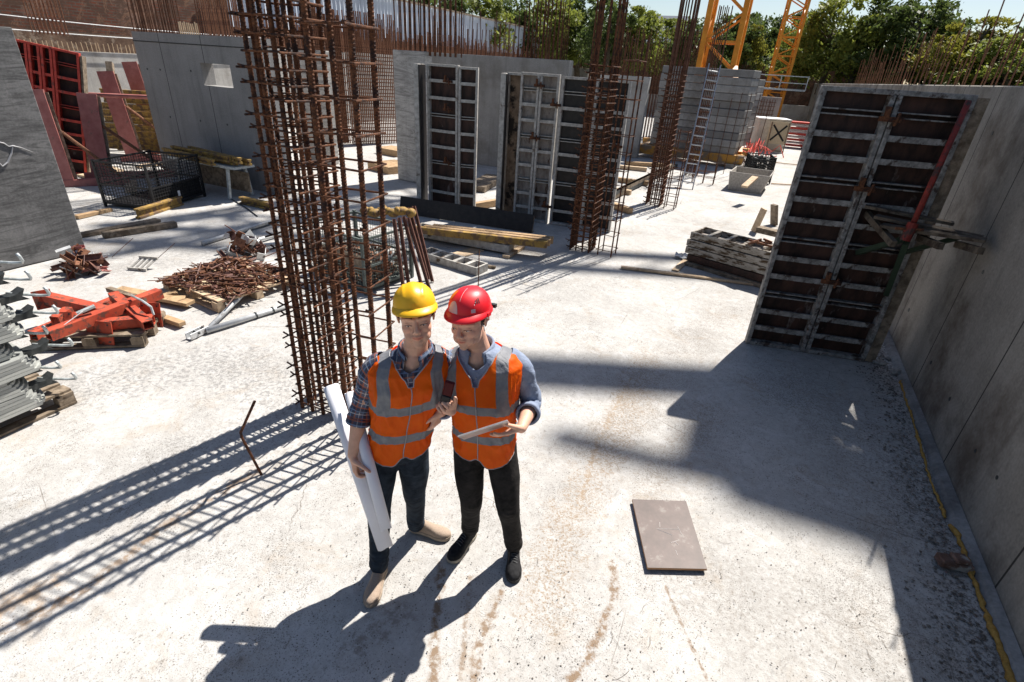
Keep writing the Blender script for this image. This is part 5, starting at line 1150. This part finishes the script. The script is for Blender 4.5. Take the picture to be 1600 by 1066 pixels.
def sleeve(parent, pts, rs, mat, name='sleeve', seed=0, roll=True, amp=.0085, sc=1., nseg=46):
    pts = [V(p) for p in pts]
    # resample with smooth interpolation
    def cr(P, t):
        n = len(P)-1; i = min(int(t*n), n-1); f = t*n-i; p0, p1, p2, p3 = P[max(i-1, 0)], P[i], P[i+1], P[min(i+2, n)]
        return .5*((2*p1)+(p2-p0)*f+(2*p0-5*p1+4*p2-p3)*f*f+(3*p1-p0-3*p2+p3)*f*f*f)
    n = 28; b = MB(); P = [cr(pts, i/nseg) for i in range(nseg+1)]; Rr = [cr([V((r, 0, 0)) for r in rs], i/nseg).x for i in range(nseg+1)]
    up = None; L = 0; uv = []
    for i, p in enumerate(P):
        t = (P[min(i+1, nseg)]-P[max(i-1, 0)]).normalized()
        if up is None: up = V((0, -1, 0)); 
        up = (up-t*up.dot(t)).normalized(); sd = t.cross(up)
        if i: L += (p-P[i-1]).length
        fr = i/nseg
        for k in range(n):
            a = 2*math.pi*k/n; w_ = mnoise.noise(V((math.cos(a)*1.6+seed, math.sin(a)*1.6, L*22)))+.6*mnoise.noise(V((math.cos(a)*3+seed, math.sin(a)*3, L*50)))
            r = Rr[i]+amp*w_*(.6+.9*fr)
            b.v.append(p+(up*math.cos(a)+sd*math.sin(a))*r); uv.append((a*.055, L))
    N = len(P)
    for i in range(N-1):
        for k in range(n): b.f.append((i*n+k, i*n+(k+1) % n, (i+1)*n+(k+1) % n, (i+1)*n+k)); b.mi.append(0)
    me = b.mesh(name, mat, True); ul = me.uv_layers.new(name='UVMap')
    for pl in me.polygons:
        us = [uv[vi] for vi in pl.vertices]; wrap = max(u[0] for u in us)-min(u[0] for u in us) > .15
        for li, u in zip(pl.loop_indices, us): ul.data[li].uv = (u[0]+(2*math.pi*.055 if wrap and u[0] < .1 else 0), u[1])
    o = link(name, me, parent); sm = o.modifiers.new('t', 'SOLIDIFY'); sm.thickness = .004; sm.offset = -1
    if roll:                                # rolled cuff: a thick wrinkled band
        t = (P[-1]-P[-4]).normalized(); c0 = P[-1]-t*.028; c1 = P[-1]+t*.012
        b = MB(); m = 8; uv = []
        upv = (up-t*up.dot(t)).normalized(); sd = t.cross(upv)
        prof = [(0, .002), (.004, .009), (.013, .0115), (.022, .010), (.026, .0125), (.034, .012), (.041, .008), (.042, .001), (.036, -.004)]
        for i, (u, rr) in enumerate(prof):
            for k in range(n):
                a = 2*math.pi*k/n; w_ = .0022*mnoise.noise(V((math.cos(a)*3+seed, math.sin(a)*3, i*.7)))
                b.v.append(c0+t*(u-.0+.006*math.sin(a+seed))+(upv*math.cos(a)+sd*math.sin(a))*(Rr[-1]+rr+w_)); uv.append((a*.055, .011+u))
        for i in range(len(prof)-1):
            for k in range(n): b.f.append((i*n+k, i*n+(k+1) % n, (i+1)*n+(k+1) % n, (i+1)*n+k)); b.mi.append(0)
        me = b.mesh('cuff', mat, True); ul = me.uv_layers.new(name='UVMap')
        for pl in me.polygons:
            us = [uv[vi] for vi in pl.vertices]; wrap = max(u[0] for u in us)-min(u[0] for u in us) > .15
            for li, u in zip(pl.loop_indices, us): ul.data[li].uv = (u[0]+(2*math.pi*.055 if wrap and u[0] < .1 else 0), u[1])
        link('cuff', me, o)
    return o
def helmet(parent, HM, c_, label, kind):
    HM = HM @ M.Rotation(-.15, 4, 'X')
    mt = NT('helmet_'+kind, .25, 0, .5); f = mt.noise(9, 4, .6, mt.tc.outputs['Object']); mt.col(mt.ramp(f, [(.35, tuple(x*.93 for x in c_)), (.7, c_)])); mt.rough(mt.ramp(mt.noise(12, 4, .7, mt.tc.outputs['Object']), [(.3, .30), (.7, .52)])); mt = mt.m
    b = MB(); n, m = 72, 26
    def sh(a, e, off=0):                    # a: azimuth (0 front), e: 0 rim .. 1 top
        el = e*math.pi/2; rx, ry, rz_ = .101+off, .120+off, .107+off
        x = rx*math.sin(a)*math.cos(el)**.85; y = -ry*math.cos(a)*math.cos(el)**.85; z = rz_*math.sin(el)**.92
        rid = math.exp(-(x/.020)**2)*.0045*(1 if kind == 'yellow' else .5)*(1-math.exp(-max(z-.045, 0)/.02))
        if kind == 'yellow': rid += .003*math.exp(-((abs(x)-.045)/.006)**2)*(z > .055)
        d = V((x/rx, y/ry, z/rz_)).normalized(); return V((x, y+.008, z))+d*rid
    for j in range(m+1):
        for i in range(n): b.v.append(HM @ (sh(2*math.pi*i/n, j/m)+V((0, 0, .058))))
    for j in range(m):
        for i in range(n): b.f.append((j*n+i, j*n+(i+1) % n, (j+1)*n+(i+1) % n, (j+1)*n+i)); b.mi.append(0)
    o = b.build('helmet', mt, parent, True); sm = o.modifiers.new('t', 'SOLIDIFY'); sm.thickness = .003; sm.offset = -1
    b = MB()                                 # brim: all round, longer at the front
    for i in range(n):
        a = 2*math.pi*i/n; fr = max(0, math.cos(a)); base = sh(a, 0); dr = V((math.sin(a), -math.cos(a), 0)); ext = .007+.028*fr**1.6
        for (k, zz) in ((0, .006), (.5, .000), (.9, -.006), (1, -.011), (.97, -.0135), (.4, -.006), (0, -.003)):
            b.v.append(HM @ (base+dr*ext*k+V((0, 0, .060+zz-.012*fr*k*k))))
    for i in range(n):
        for k in range(6): b.f.append((i*7+k, ((i+1) % n)*7+k, ((i+1) % n)*7+k+1, i*7+k+1)); b.mi.append(0)
    b.build('brim', mt, o, True)
    if kind == 'yellow':
        q = MB()                             # raised badge pad at the front
        q.cap([HM @ V((-.026, -.132, .098)), HM @ V((0, -.137, .082)), HM @ V((.026, -.132, .082))], .004, 8)
        pts = [HM @ (sh(a, e, .003)+V((0, 0, .058))) for a, e in [(-.24+.48*i/10, .16) for i in range(11)]+[(.24*math.cos(math.pi*i/10), .16+.17*math.sin(math.pi*i/10)+.03) for i in range(11)]]
        c = HM @ (sh(0, .24, .0055)+V((0, 0, .058))); vs = pts+[c]; q = MB(); q.add(vs, [(i, (i+1) % len(pts), len(pts)) for i in range(len(pts))]); q.build('badge_pad', mt, o, True)
    else:
        lm = plain('sticker_pink', (.62, .40, .42), .5); om = plain('sticker_orange', (.85, .20, .01), .5)
        def patch(a0, a1, e0, e1, mat, nm, fn):
            q = MB(); N_ = 10
            for j in range(N_+1):
                for i in range(N_+1):
                    u, v_ = fn(i/N_, j/N_); q.v.append(HM @ (sh(a0+(a1-a0)*u, e0+(e1-e0)*v_, .0016)+V((0, 0, .058))))
            q.f = [(j*(N_+1)+i, j*(N_+1)+i+1, (j+1)*(N_+1)+i+1, (j+1)*(N_+1)+i) for j in range(N_) for i in range(N_)]; q.mi = [0]*len(q.f); q.build(nm, mat, o, True)
        dome = lambda u, v_: (.5+(u-.5)*math.sqrt(max(0, 1-v_**2.2)), v_)
        ov = lambda u, v_: (.5+(u-.5)*math.sqrt(max(0.0, 1-(2*v_-1)**2)), v_)
        patch(-.62, -.02, .06, .40, lm, 'sticker', dome); patch(-1.05, -.62, .34, .72, om, 'sticker', ov)
        patch(.62, .82, .10, .20, lm, 'clip_pad', lambda u, v_: (u, v_))
        for k in range(3): patch(.86+.10*k, .90+.10*k, .34, .46+.03*k, galv_dark, 'vent_slot', lambda u, v_: (u, v_))
        patch(.78, .81, .30, .34, white_plastic, 'sticker', lambda u, v_: (u, v_)); patch(.84, .86, .37, .40, white_plastic, 'sticker', lambda u, v_: (u, v_))
        q = MB(); q.tube([HM @ (sh(.02, e, .001)+V((0, 0, .058))) for e in [.42+.5*i/12 for i in range(13)]], .0011, 5); q.build('seam_line', lm, o)
        q = MB(); q.box(HM @ V((.06, .125, .045)), (.05, .02, .018), HM.to_3x3()); q.build('ratchet_knob', galv_dark, o)
        q = MB(); q.box(HM @ V((.105, .0, .05)), (.012, .03, .02), HM.to_3x3()); q.build('side_slot', mt, o)
    return o
def shoe(parent, heel, toe, mat, sole_m, kind, ht=.0):
    h, t = V(heel), V(toe); d = t-h; L = .280; f = d.normalized(); s = f.cross(V((0, 0, 1))).normalized(); u = s.cross(f)
    W = [(0, .026), (.04, .034), (.12, .038), (.3, .035), (.5, .039), (.68, .048), (.82, .047), (.92, .037), (.98, .020), (1, .008)]
    Hh = [(0, .055), (.04, .070), (.12, .080), (.25, .085), (.38, .078), (.5, .065), (.65, .052), (.82, .044), (.93, .036), (1, .018)]
    if kind == 'slip': Hh = [(a, b_*.92) for a, b_ in Hh]
    b = MB(); n = 18; m = 30
    def skew(x): return .010*math.sin(x*3.1)
    for j in range(m+1):
        x = j/m; wv = lerp_tab([(a, c) for a, c in W], x)[0]; hv = lerp_tab([(a, c) for a, c in Hh], x)[0]
        for k in range(n):
            a = math.pi*k/(n-1); cx = wv*math.copysign(abs(math.cos(a))**.75, math.cos(a)); cz = hv*math.sin(a)**.8
            b.v.append(h+f*(x*L)+s*(cx+0)+u*(.018+cz))
    for j in range(m):
        for k in range(n-1): b.f.append((j*n+k, j*n+k+1, (j+1)*n+k+1, (j+1)*n+k)); b.mi.append(0)
    b.f += [tuple(range(n)), tuple(m*n+k for k in range(n))]; b.mi += [0, 0]
    o = b.build('shoe', mat, parent, True)
    b = MB(); ring = []
    for j in range(m+1): x = j/m; wv = lerp_tab(W, x)[0]+.003; ring.append((x*L*1.01-.002, wv))
    pl = [h+f*x+s*w_ for x, w_ in ring]+[h+f*x-s*w_ for x, w_ in ring[::-1]]; b.prism([p+u*.001 for p in pl], u*.022); b.build('sole', sole_m, o)
    if kind == 'lace':
        lm = plain('lace_grey', (.10, .10, .10), .8)
        for k in range(6):
            x = .36+.055*k; hv = lerp_tab(Hh, x)[0]+.019; c0 = h+f*(x*L)+u*hv; MB().tube([c0-s*.020-u*.004+f*.006*(k % 2), c0+u*.003, c0+s*.020-u*.004-f*.006*(k % 2)], .0028, 6).build('lace', lm, o)
        c0 = h+f*(.36*L)+u*(.105); MB().tube([c0+s*.025-u*.01, c0+s*.01+u*.006, c0, c0-s*.012+u*.006, c0-s*.028-u*.008], .0025, 5).build('lace', lm, o)
    else:
        c0 = h+f*(.40*L)+u*(.083); MB().tube([c0+s*.030-u*.016, c0+s*.012, c0-s*.012, c0-s*.030-u*.016], .003, 6).build('collar_seam', sole_m, o)
    return o
def trousers(parent, hips, legs, mat, seed, waist, up=.1, r_=1.0):
    b = MB(); hx = V(hips)
    b.cap([hx+V((-.065, 0, .0)), hx+V((.065, 0, .0))], [.098, .098], 20); b.cap([hx+V((0, 0, 0)), hx+V((0, 0, up))], [.115, .112], 20); b.ell(hx+V((0, 0, up*.6)), (.150, .105, .11), None, 24, 14)
    for hp, kn, an in legs:
        hp, kn, an = V(hp), V(kn), V(an); side = 1 if hp.x > hx.x else -1
        th = hp.lerp(kn, .5)+V((.008*side, -.006, 0)); ca = kn.lerp(an, .35)+V((0, .012, 0))
        b.cap([hp+V((0, .0, .01)), th, kn+V((0, -.004, 0)), ca, an.lerp(kn, .12), an], [.096*r_, .087*r_, .067*r_, .062*r_, .054*r_, .056*r_], 22)
    q = random.Random(seed)
    def dsp(p):
        n = 0
        for hp, kn, an in legs:
            an, kn = V(an), V(kn)
            for c_, sc_, am in ((an+V((0, 0, .05)), .10, .006), (kn, .09, .0035)):
                dd = (p-c_).length
                if dd < sc_*1.7: n += am*1.3*math.exp(-(dd/sc_)**2)*(1-2.2*abs(mnoise.noise(V((p.x*13, p.y*13, p.z*34+seed)))))
        hp_ = hx; dd = (p-hx).length; n += .004*math.exp(-(dd/.16)**2)*(1-2.2*abs(mnoise.noise(V((p.x*9, p.y*9, (p.z+abs(p.x-hx.x))*26)))))
        return n+.004*mnoise.noise(V((p.x*14+seed, p.y*14, p.z*7)))
    return fuse(b, 'trousers', mat, parent, .007, 5, .5, dsp)
def collar(parent, T, znk, mat, opn, h=.038, seed=0, hw=.072, cen=None):
    b = MB(); n = 40; c = V(cen); uv = []
    for i in range(n+1):
        a = opn+(2*math.pi-2*opn)*i/n; fr = abs(1-2*i/n)**3
        d = V((math.sin(a), -math.cos(a), 0)); base = c+V((d.x*(hw-.018*fr), d.y*(hw+.006), -.030*fr))
        tip = fr*.028
        for (k, z, o_) in ((0, -.012, -.004), (1, h*.75, .000), (2, h*.95, .006), (3, h*.80, .013), (4, .004-tip, .019+.010*fr), (5, -.012-tip*1.5, .022+.016*fr)):
            b.v.append(base+d*o_+V((0, 0, z))); uv.append((i*.012, k*.014))
    for i in range(n):
        for k in range(5): b.f.append((i*6+k, (i+1)*6+k, (i+1)*6+k+1, i*6+k+1)); b.mi.append(0)
    me = b.mesh('collar', mat, True); ul = me.uv_layers.new(name='UVMap')
    for lp in me.loops: ul.data[lp.index].uv = uv[lp.vertex_index]
    o = link('collar', me, parent); sm = o.modifiers.new('t', 'SOLIDIFY'); sm.thickness = .0025; return o

def person(name_label, loc, skin, T, HMrot, hc, arms, hands, legs, hips, shirt_m, vest_m, jeans, zV, kV, hem, shirt_front, hl, neck, openx=0., seed=0, wave=0.):
    t = thing('person', loc, name_label, 'person', YAW)
    HM0 = M.Translation(V(hc)) @ HMrot.to_4x4(); HM = HM0 @ M.Scale(1.12, 4)
    b = MB(); head_parts(b, HM)
    nb, nt_ = V(neck), HM @ V((0, .022, -.055))
    b.cap([nb-V((0, -.01, .05)), nb, nb.lerp(nt_, .5), nt_], [.075, .064, .058, .057], 20); b.ell(nb-V((0, -.005, .075)), (.11, .072, .05), None, 20, 10)
    b.cap([nb-V((0, 0, .05)), V((T.tab[1][3], T.tab[1][4], 1.1)), V(hips)], [.085, .08, .08], 14)
    for (sh_, el, wr), hd in zip(arms, hands):
        sh_, el, wr = V(sh_), V(el), V(wr); m1 = el.lerp(wr, .3)
        b.cap([sh_, sh_.lerp(el, .5), el, m1, el.lerp(wr, .7), wr], [.036, .038, .041, .043, .033, .027], 16); b.cap([nb-V((0, 0, .09)), sh_], [.045, .032], 12)
        hand(b, wr, *hd[:-1], **hd[-1])
    for hp, kn, an in legs: b.cap([V(hp), V(kn), V(an)], [.06, .045, .04], 12)
    body = fuse(b, 'body', skin, t, .0034, 7, .5); tint_head(body.data, HM)
    ew = plain('eye_white', (.62, .56, .52), .3); ei = plain('iris', (.03, .02, .015), .2)
    for s in (-1, 1):
        o = MB().ell(HM @ V((s*.0315, -.0765, -.0030)), (.0092, .0078, .0036), HM.to_3x3(), 16, 10).build('eye', ew, t, True)
        MB().ell(HM @ V((s*.0315-.001, -.0795, -.0036)), (.0042, .0062, .0034), HM.to_3x3(), 12, 8).build('iris', ei, o, True)
        q = MB(); q.cap([HM @ V((s*.015, -.0815, .0305)), HM @ V((s*.031, -.0825, .0335)), HM @ V((s*.047, -.0725, .0285))], [.0028, .0034, .0022], 8); q.build('eyebrow', hair_m, t, True)
    # hair: thin shell on the cranium showing under the helmet
    b = MB(); R3 = HM.to_3x3(); b.ell(HM @ V((0, .020, .036)), (.0775, .090, .082), R3, 26, 18)
    b.cap([HM @ V((-.074, -.004, .025)), HM @ V((-.074, -.002, .008))], [.007, .004], 8); b.cap([HM @ V((.074, -.004, .025)), HM @ V((.074, -.002, .008))], [.007, .004], 8)
    b.ell(HM @ V((0, .062, -.02)), (.055, .035, .045), R3, 16, 12)
    fuse(b, 'hair', hair_m, t, .004, 2)
    # shirt body, collar
    def stop_(th):
        a = abs(math.atan2(math.sin(th), math.cos(th))); return T.z1-.006-.075*max(0, 1-a/.55)
    sh = torso_sheet(T, 'shirt', shirt_m, t, lambda th: hem+.07, stop_, .002, fold=.003, seed=seed, xuv=True)
    collar(t, T, T.z1, shirt_m, .50, h=.040, hw=.076, cen=neck+V((0, .002, .004)))
    # vest
    def ztop(th):
        a = math.atan2(math.sin(th), math.cos(th))
        znk = T.z1-.018
        if abs(a) > 1.75: return znk
        lo, hi = zV-.02, znk
        for _ in range(22):
            mid = (lo+hi)/2; x = abs(T.P(a, mid, .014)[1]-openx)
            if x > kV*(mid-zV): lo = mid
            else: hi = mid
        return max(zV-.01 if abs(a) < .05 else lo, zV-.01)
    def zlo(th):
        a = math.atan2(math.sin(th), math.cos(th)); return hem+.045*min(1, abs(a)/1.5)**1.5-.012*math.cos(a*1.0)*(1-math.exp(-(a/.12)**2)) + .028*math.exp(-(a/.13)**2)+wave*math.tanh(a*7)
    ve = torso_sheet(T, 'safety_vest', vest_m, t, zlo, ztop, .017, 180, 90, fold=.0075, seed=seed+3, thick=.003)
    e = []; hm_ = []
    for i in range(121):
        th = -1.75+3.5*i/120; e.append(T.P(th, ztop(th), .0195)[0])
    MB().tube(e, .0032, 6).build('edge_trim', trim_m, ve, True)
    def foldp(th, z, off):
        p, x, y = T.P(th, z, off); n = FN(th, z, p, seed+3); cx, cy = lerp_tab(T.tab, z)[2:4]; r = V((p.x-cx, p.y-cy, 0)).normalized(); return p+r*n*.0075*1.4*min(1, .25+(z-zlo(th))/.10)
    MB().tube([foldp(2*math.pi*i/160, zlo(2*math.pi*i/160)+.001, .019) for i in range(160)], .003, 6, closed=True).build('hem_trim', trim_m, ve, True)
    MB().tube([foldp(0, zlo(0)+(ztop(0)-zlo(0))*i/40, .0225) for i in range(41)], .0028, 6).build('zip', trim_m, ve, True)
    trousers(t, hips, legs, jeans, seed, 1.0)
    # shirt buttons
    for k in range(4):
        z = zV+.03+.05*k
        if z < T.z1-.09: MB().ell((0, 0, 0), (.005, .002, .005), None, 10, 6).build('button', trim_m, sh, loc=tuple(T.P(0, z, .007)[0]))
    return t, HM0, ve

def RH(yaw, pitch, roll): return M.Rotation(yaw, 3, 'Z') @ M.Rotation(pitch, 3, 'X') @ M.Rotation(roll, 3, 'Y')
# ---- man on the left: plaid shirt, yellow helmet (local frame: X = picture right, Y = away)
rh_ = V((math.cos(YAW), math.sin(YAW), 0)); fh_ = V((-math.sin(YAW), math.cos(YAW), 0))
oL = rh_*-.60+fh_*2.28
TL = Torso([(.84, .152, .118, .010, -.005, .34), (.95, .147, .112, .020, -.005, .34), (1.08, .144, .108, .040, -.005, .36), (1.22, .162, .118, .062, -.005, .36), (1.34, .179, .122, .078, -.005, .34), (1.425, .184, .110, .084, .0, .22), (1.468, .160, .092, .094, .002, .22), (1.494, .104, .078, .104, .004, .22), (1.518, .066, .068, .112, .006, .22)], .12)
vL = vest_mat('vest_orange_l', .102, .158, 1.235, 1.045)
armsL = [((-.080, .0, 1.410), (-.174, -.03, 1.15), (-.205, -.135, .925)), ((.240, .04, 1.445), (.325, .11, 1.19), (.250, -.035, 1.165))]
handsL = [((.10, -.06, -1), (1, .25, .1), True, [(.25, .75, .7), (.3, .8, .7), (.4, .85, .7), (.45, .9, .8)], (.30, .75, .80), dict(tcurl=(.1, .1))),
          ((-.35, -.10, -.9), (-.8, .5, .2), False, (.25, .4, .3), (.7, .4, .3), dict(sc=.9))]
legsL = [((-.075, .0, .88), (-.105, -.085, .49), (-.112, -.145, .10)), ((.075, .02, .88), (.070, .075, .49), (.045, .185, .10))]
mL, HML, vestL = person('man in a yellow helmet, plaid shirt and orange vest holding paper rolls', (oL.x, oL.y, 0), skin_l, TL, RH(.20, -.06, -.08), (.136, -.040, 1.712), armsL, handsL, legsL, (.0, .005, .90), plaid, vL, jeans_l, 1.385, .80, .895, None, None, V((.118, .0, 1.506)), seed=1, wave=.016)
helmet(mL, HML, (.86, .46, .008), '', 'yellow')
sleeve(mL, [(-.035, .005, 1.425), (-.100, .005, 1.37), (-.142, .0, 1.25), (-.174, -.025, 1.15), (-.186, -.055, 1.085)], [.066, .068, .062, .057, .053], plaid, seed=2)
sleeve(mL, [(.210, .03, 1.46), (.265, .05, 1.40), (.305, .08, 1.29), (.325, .11, 1.19), (.285, .06, 1.17)], [.066, .068, .064, .060, .056], plaid, seed=5)
beige = NT('beige_knit', .9, 0, .1); vv = beige.vor(300, beige.tc.outputs['Object']); beige.col(beige.mix(beige.ramp(vv.outputs['Distance'], [(.25, 1.), (.4, 0.)]), (.40, .31, .24), (.27, .19, .14))); beige.bump(vv.outputs['Distance'], .5, .003); beige = beige.m
tan_sole = plain('tan_sole', (.36, .29, .22), .8); black_knit = cloth('black_knit', (.010, .010, .011), (.03, .03, .032), 40, .8, .5, .003); dark_sole = plain('dark_sole', (.03, .03, .03), .8); buff_sole = plain('buff_sole', (.30, .27, .22), .8)
shoe(mL, (-.112, -.085, 0), (-.122, -.40, 0), beige, tan_sole, 'slip'); shoe(mL, (.005, .235, 0), (.30, .165, 0), beige, tan_sole, 'slip')
# ---- man on the right: blue shirt, red helmet
oR = rh_*-.11+fh_*2.36
TR = Torso([(.82, .160, .118, -.010, -.005, -.18), (.95, .155, .114, -.012, -.008, -.18), (1.08, .152, .112, -.018, -.015, -.18), (1.22, .172, .120, -.026, -.02, -.18), (1.34, .188, .124, -.033, -.02, -.18), (1.425, .192, .110, -.038, -.015, -.18), (1.468, .162, .092, -.044, -.01, -.18), (1.494, .104, .078, -.052, -.005, -.18), (1.520, .066, .068, -.060, -.002, -.18)], .11)
vR = vest_mat('vest_orange_r', .102, .158, 1.215, 1.02)
armsR = [((-.208, .01, 1.395), (-.262, .02, 1.125), (-.172, -.205, 1.245)), ((.142, .0, 1.44), (.240, .02, 1.165), (.186, -.225, 1.180))]
handsR = [((-.45, -.30, .75), (.25, -.85, .1), True, [(.8, 1.15, .7), (.85, 1.2, .75), (.9, 1.2, .8), (.95, 1.25, .8)], (.85, .6, .45), dict(tcurl=(.15, .2))),
          ((-.86, -.48, -.08), (-.30, .55, .78), False, [(.12, .2, .15), (.1, .2, .15), (.12, .22, .2), (.15, .25, .2)], (.85, .45, .45), dict(tcurl=(.15, .3)))]
legsR = [((-.090, .0, .87), (-.072, -.055, .50), (-.085, .09, .11)), ((.080, .0, .87), (.150, -.090, .49), (.205, -.02, .11))]
mR, HMR, vestR = person('man in a red helmet, blue shirt and orange vest holding a tablet and handset', (oR.x, oR.y, 0), skin_r, TR, RH(-.38, .12, -.06), (-.104, -.065, 1.690), armsR, handsR, legsR, (-.005, .005, .885), denim, vR, jeans_r, 1.372, .76, .852, None, None, V((-.064, -.005, 1.508)), seed=7, wave=-.018)
helmet(mR, HMR, (.80, .012, .022), '', 'red')
sleeve(mR, [(-.160, .01, 1.42), (-.220, .015, 1.36), (-.248, .02, 1.24), (-.262, .01, 1.13), (-.232, -.085, 1.175)], [.066, .066, .060, .055, .052], denim, seed=9)
sleeve(mR, [(.085, .0, 1.45), (.158, .0, 1.40), (.200, .015, 1.285), (.238, .02, 1.17), (.220, -.085, 1.172)], [.066, .067, .061, .057, .054], denim, seed=12)
shoe(mR, (-.068, .145, 0), (-.20, -.12, 0), black_knit, buff_sole, 'lace'); shoe(mR, (.208, .055, 0), (.215, -.25, 0), black_knit, dark_sole, 'lace')
# ---- held things
def WL(p): return rh_*(p[0]-.60)+fh_*(p[1]+2.28)+V((0, 0, p[2]))
def WR(p): return rh_*(p[0]-.11)+fh_*(p[1]+2.36)+V((0, 0, p[2]))
paper_m = mottled('drawing_paper', (.70, .70, .75), (.80, .80, .84), 3, .75, bump=0)
def roll_(a, c, r, label):
    a, c = WL(a), WL(c); d_ = c-a; b = MB(); n = 72; m = 3; x = d_.normalized(); u = x.orthogonal().normalized(); w_ = x.cross(u); turns = 2.2
    N_ = int(n*turns); 
    for i in range(N_+1):
        an = 2*math.pi*i/n; rr = r*(1-.10*i/n/turns); off = u*math.cos(an)*rr+w_*math.sin(an)*rr; sh_ = d_.normalized()*.004*math.sin(i*.2)
        b.v += [off+sh_, off+d_*.5, off+d_+sh_]
    b.f = [(i*3+k, i*3+k+1, i*3+k+4, i*3+k+3) for i in range(N_) for k in (0, 1)]; b.mi = [0]*len(b.f)
    o = b.build('paper_roll', paper_m, None, True); o.location = a; sm = o.modifiers.new('t', 'SOLIDIFY'); sm.thickness = .0006
    return tag(o, label, 'paper roll', 'rolled drawings held by the left man')
roll_((-.38, .12, 1.183), (-.019, -.30, .435), .043, 'longer white paper roll held at the side of the man in the yellow helmet')
roll_((-.251, .05, 1.195), (.005, -.34, .62), .031, 'shorter white paper roll held in front of the longer one')
# tablet
tc = V((-.108+.0, -.325, 1.214)); nrm = V((-.36, .66, .68)).normalized(); xx = V((1, .15, .30)); xx = (xx-nrm*xx.dot(nrm)).normalized(); yy = nrm.cross(xx)
Rt = M((rh_*xx.x+fh_*xx.y+V((0, 0, xx.z)), rh_*yy.x+fh_*yy.y+V((0, 0, yy.z)), rh_*nrm.x+fh_*nrm.y+V((0, 0, nrm.z)))).transposed()
p = WR((.005, -.305, 1.215)); t = thing('tablet', tuple(p), 'silver tablet held flat in the left hand of the man in the red helmet', 'tablet'); 
b = MB(); b.box((0, 0, 0), (.25, .175, .008), Rt); b.build('case', plain('silver', (.55, .54, .54), .35, .6), t, bevel=.003)
b = MB(); b.box(Rt @ V((0, 0, .0046)), (.235, .16, .001), Rt); b.build('screen', plain('screen_black', (.01, .01, .012), .1), t)
# walkie talkie
a, c = WR((-.170, -.262, 1.455)), WR((-.203, -.262, 1.297)); t = thing('walkie_talkie', tuple((a+c)/2), 'dark red and black handset gripped by the man in the red helmet', 'handset')
h_ = (c-a)/2; dk = plain('handset_black', (.012, .010, .011), .6); dr_ = plain('handset_red', (.07, .004, .006), .45, spec=.15)
fv = (-fh_*.9+V((0, 0, .35)))
MB().bar(-h_, h_*.0, .047, .020, up=tuple(fv)).build('shell', dr_, t, bevel=.005); MB().bar(h_*.01, h_, .046, .019, up=tuple(fv)).build('keypad', dk, t, bevel=.005)
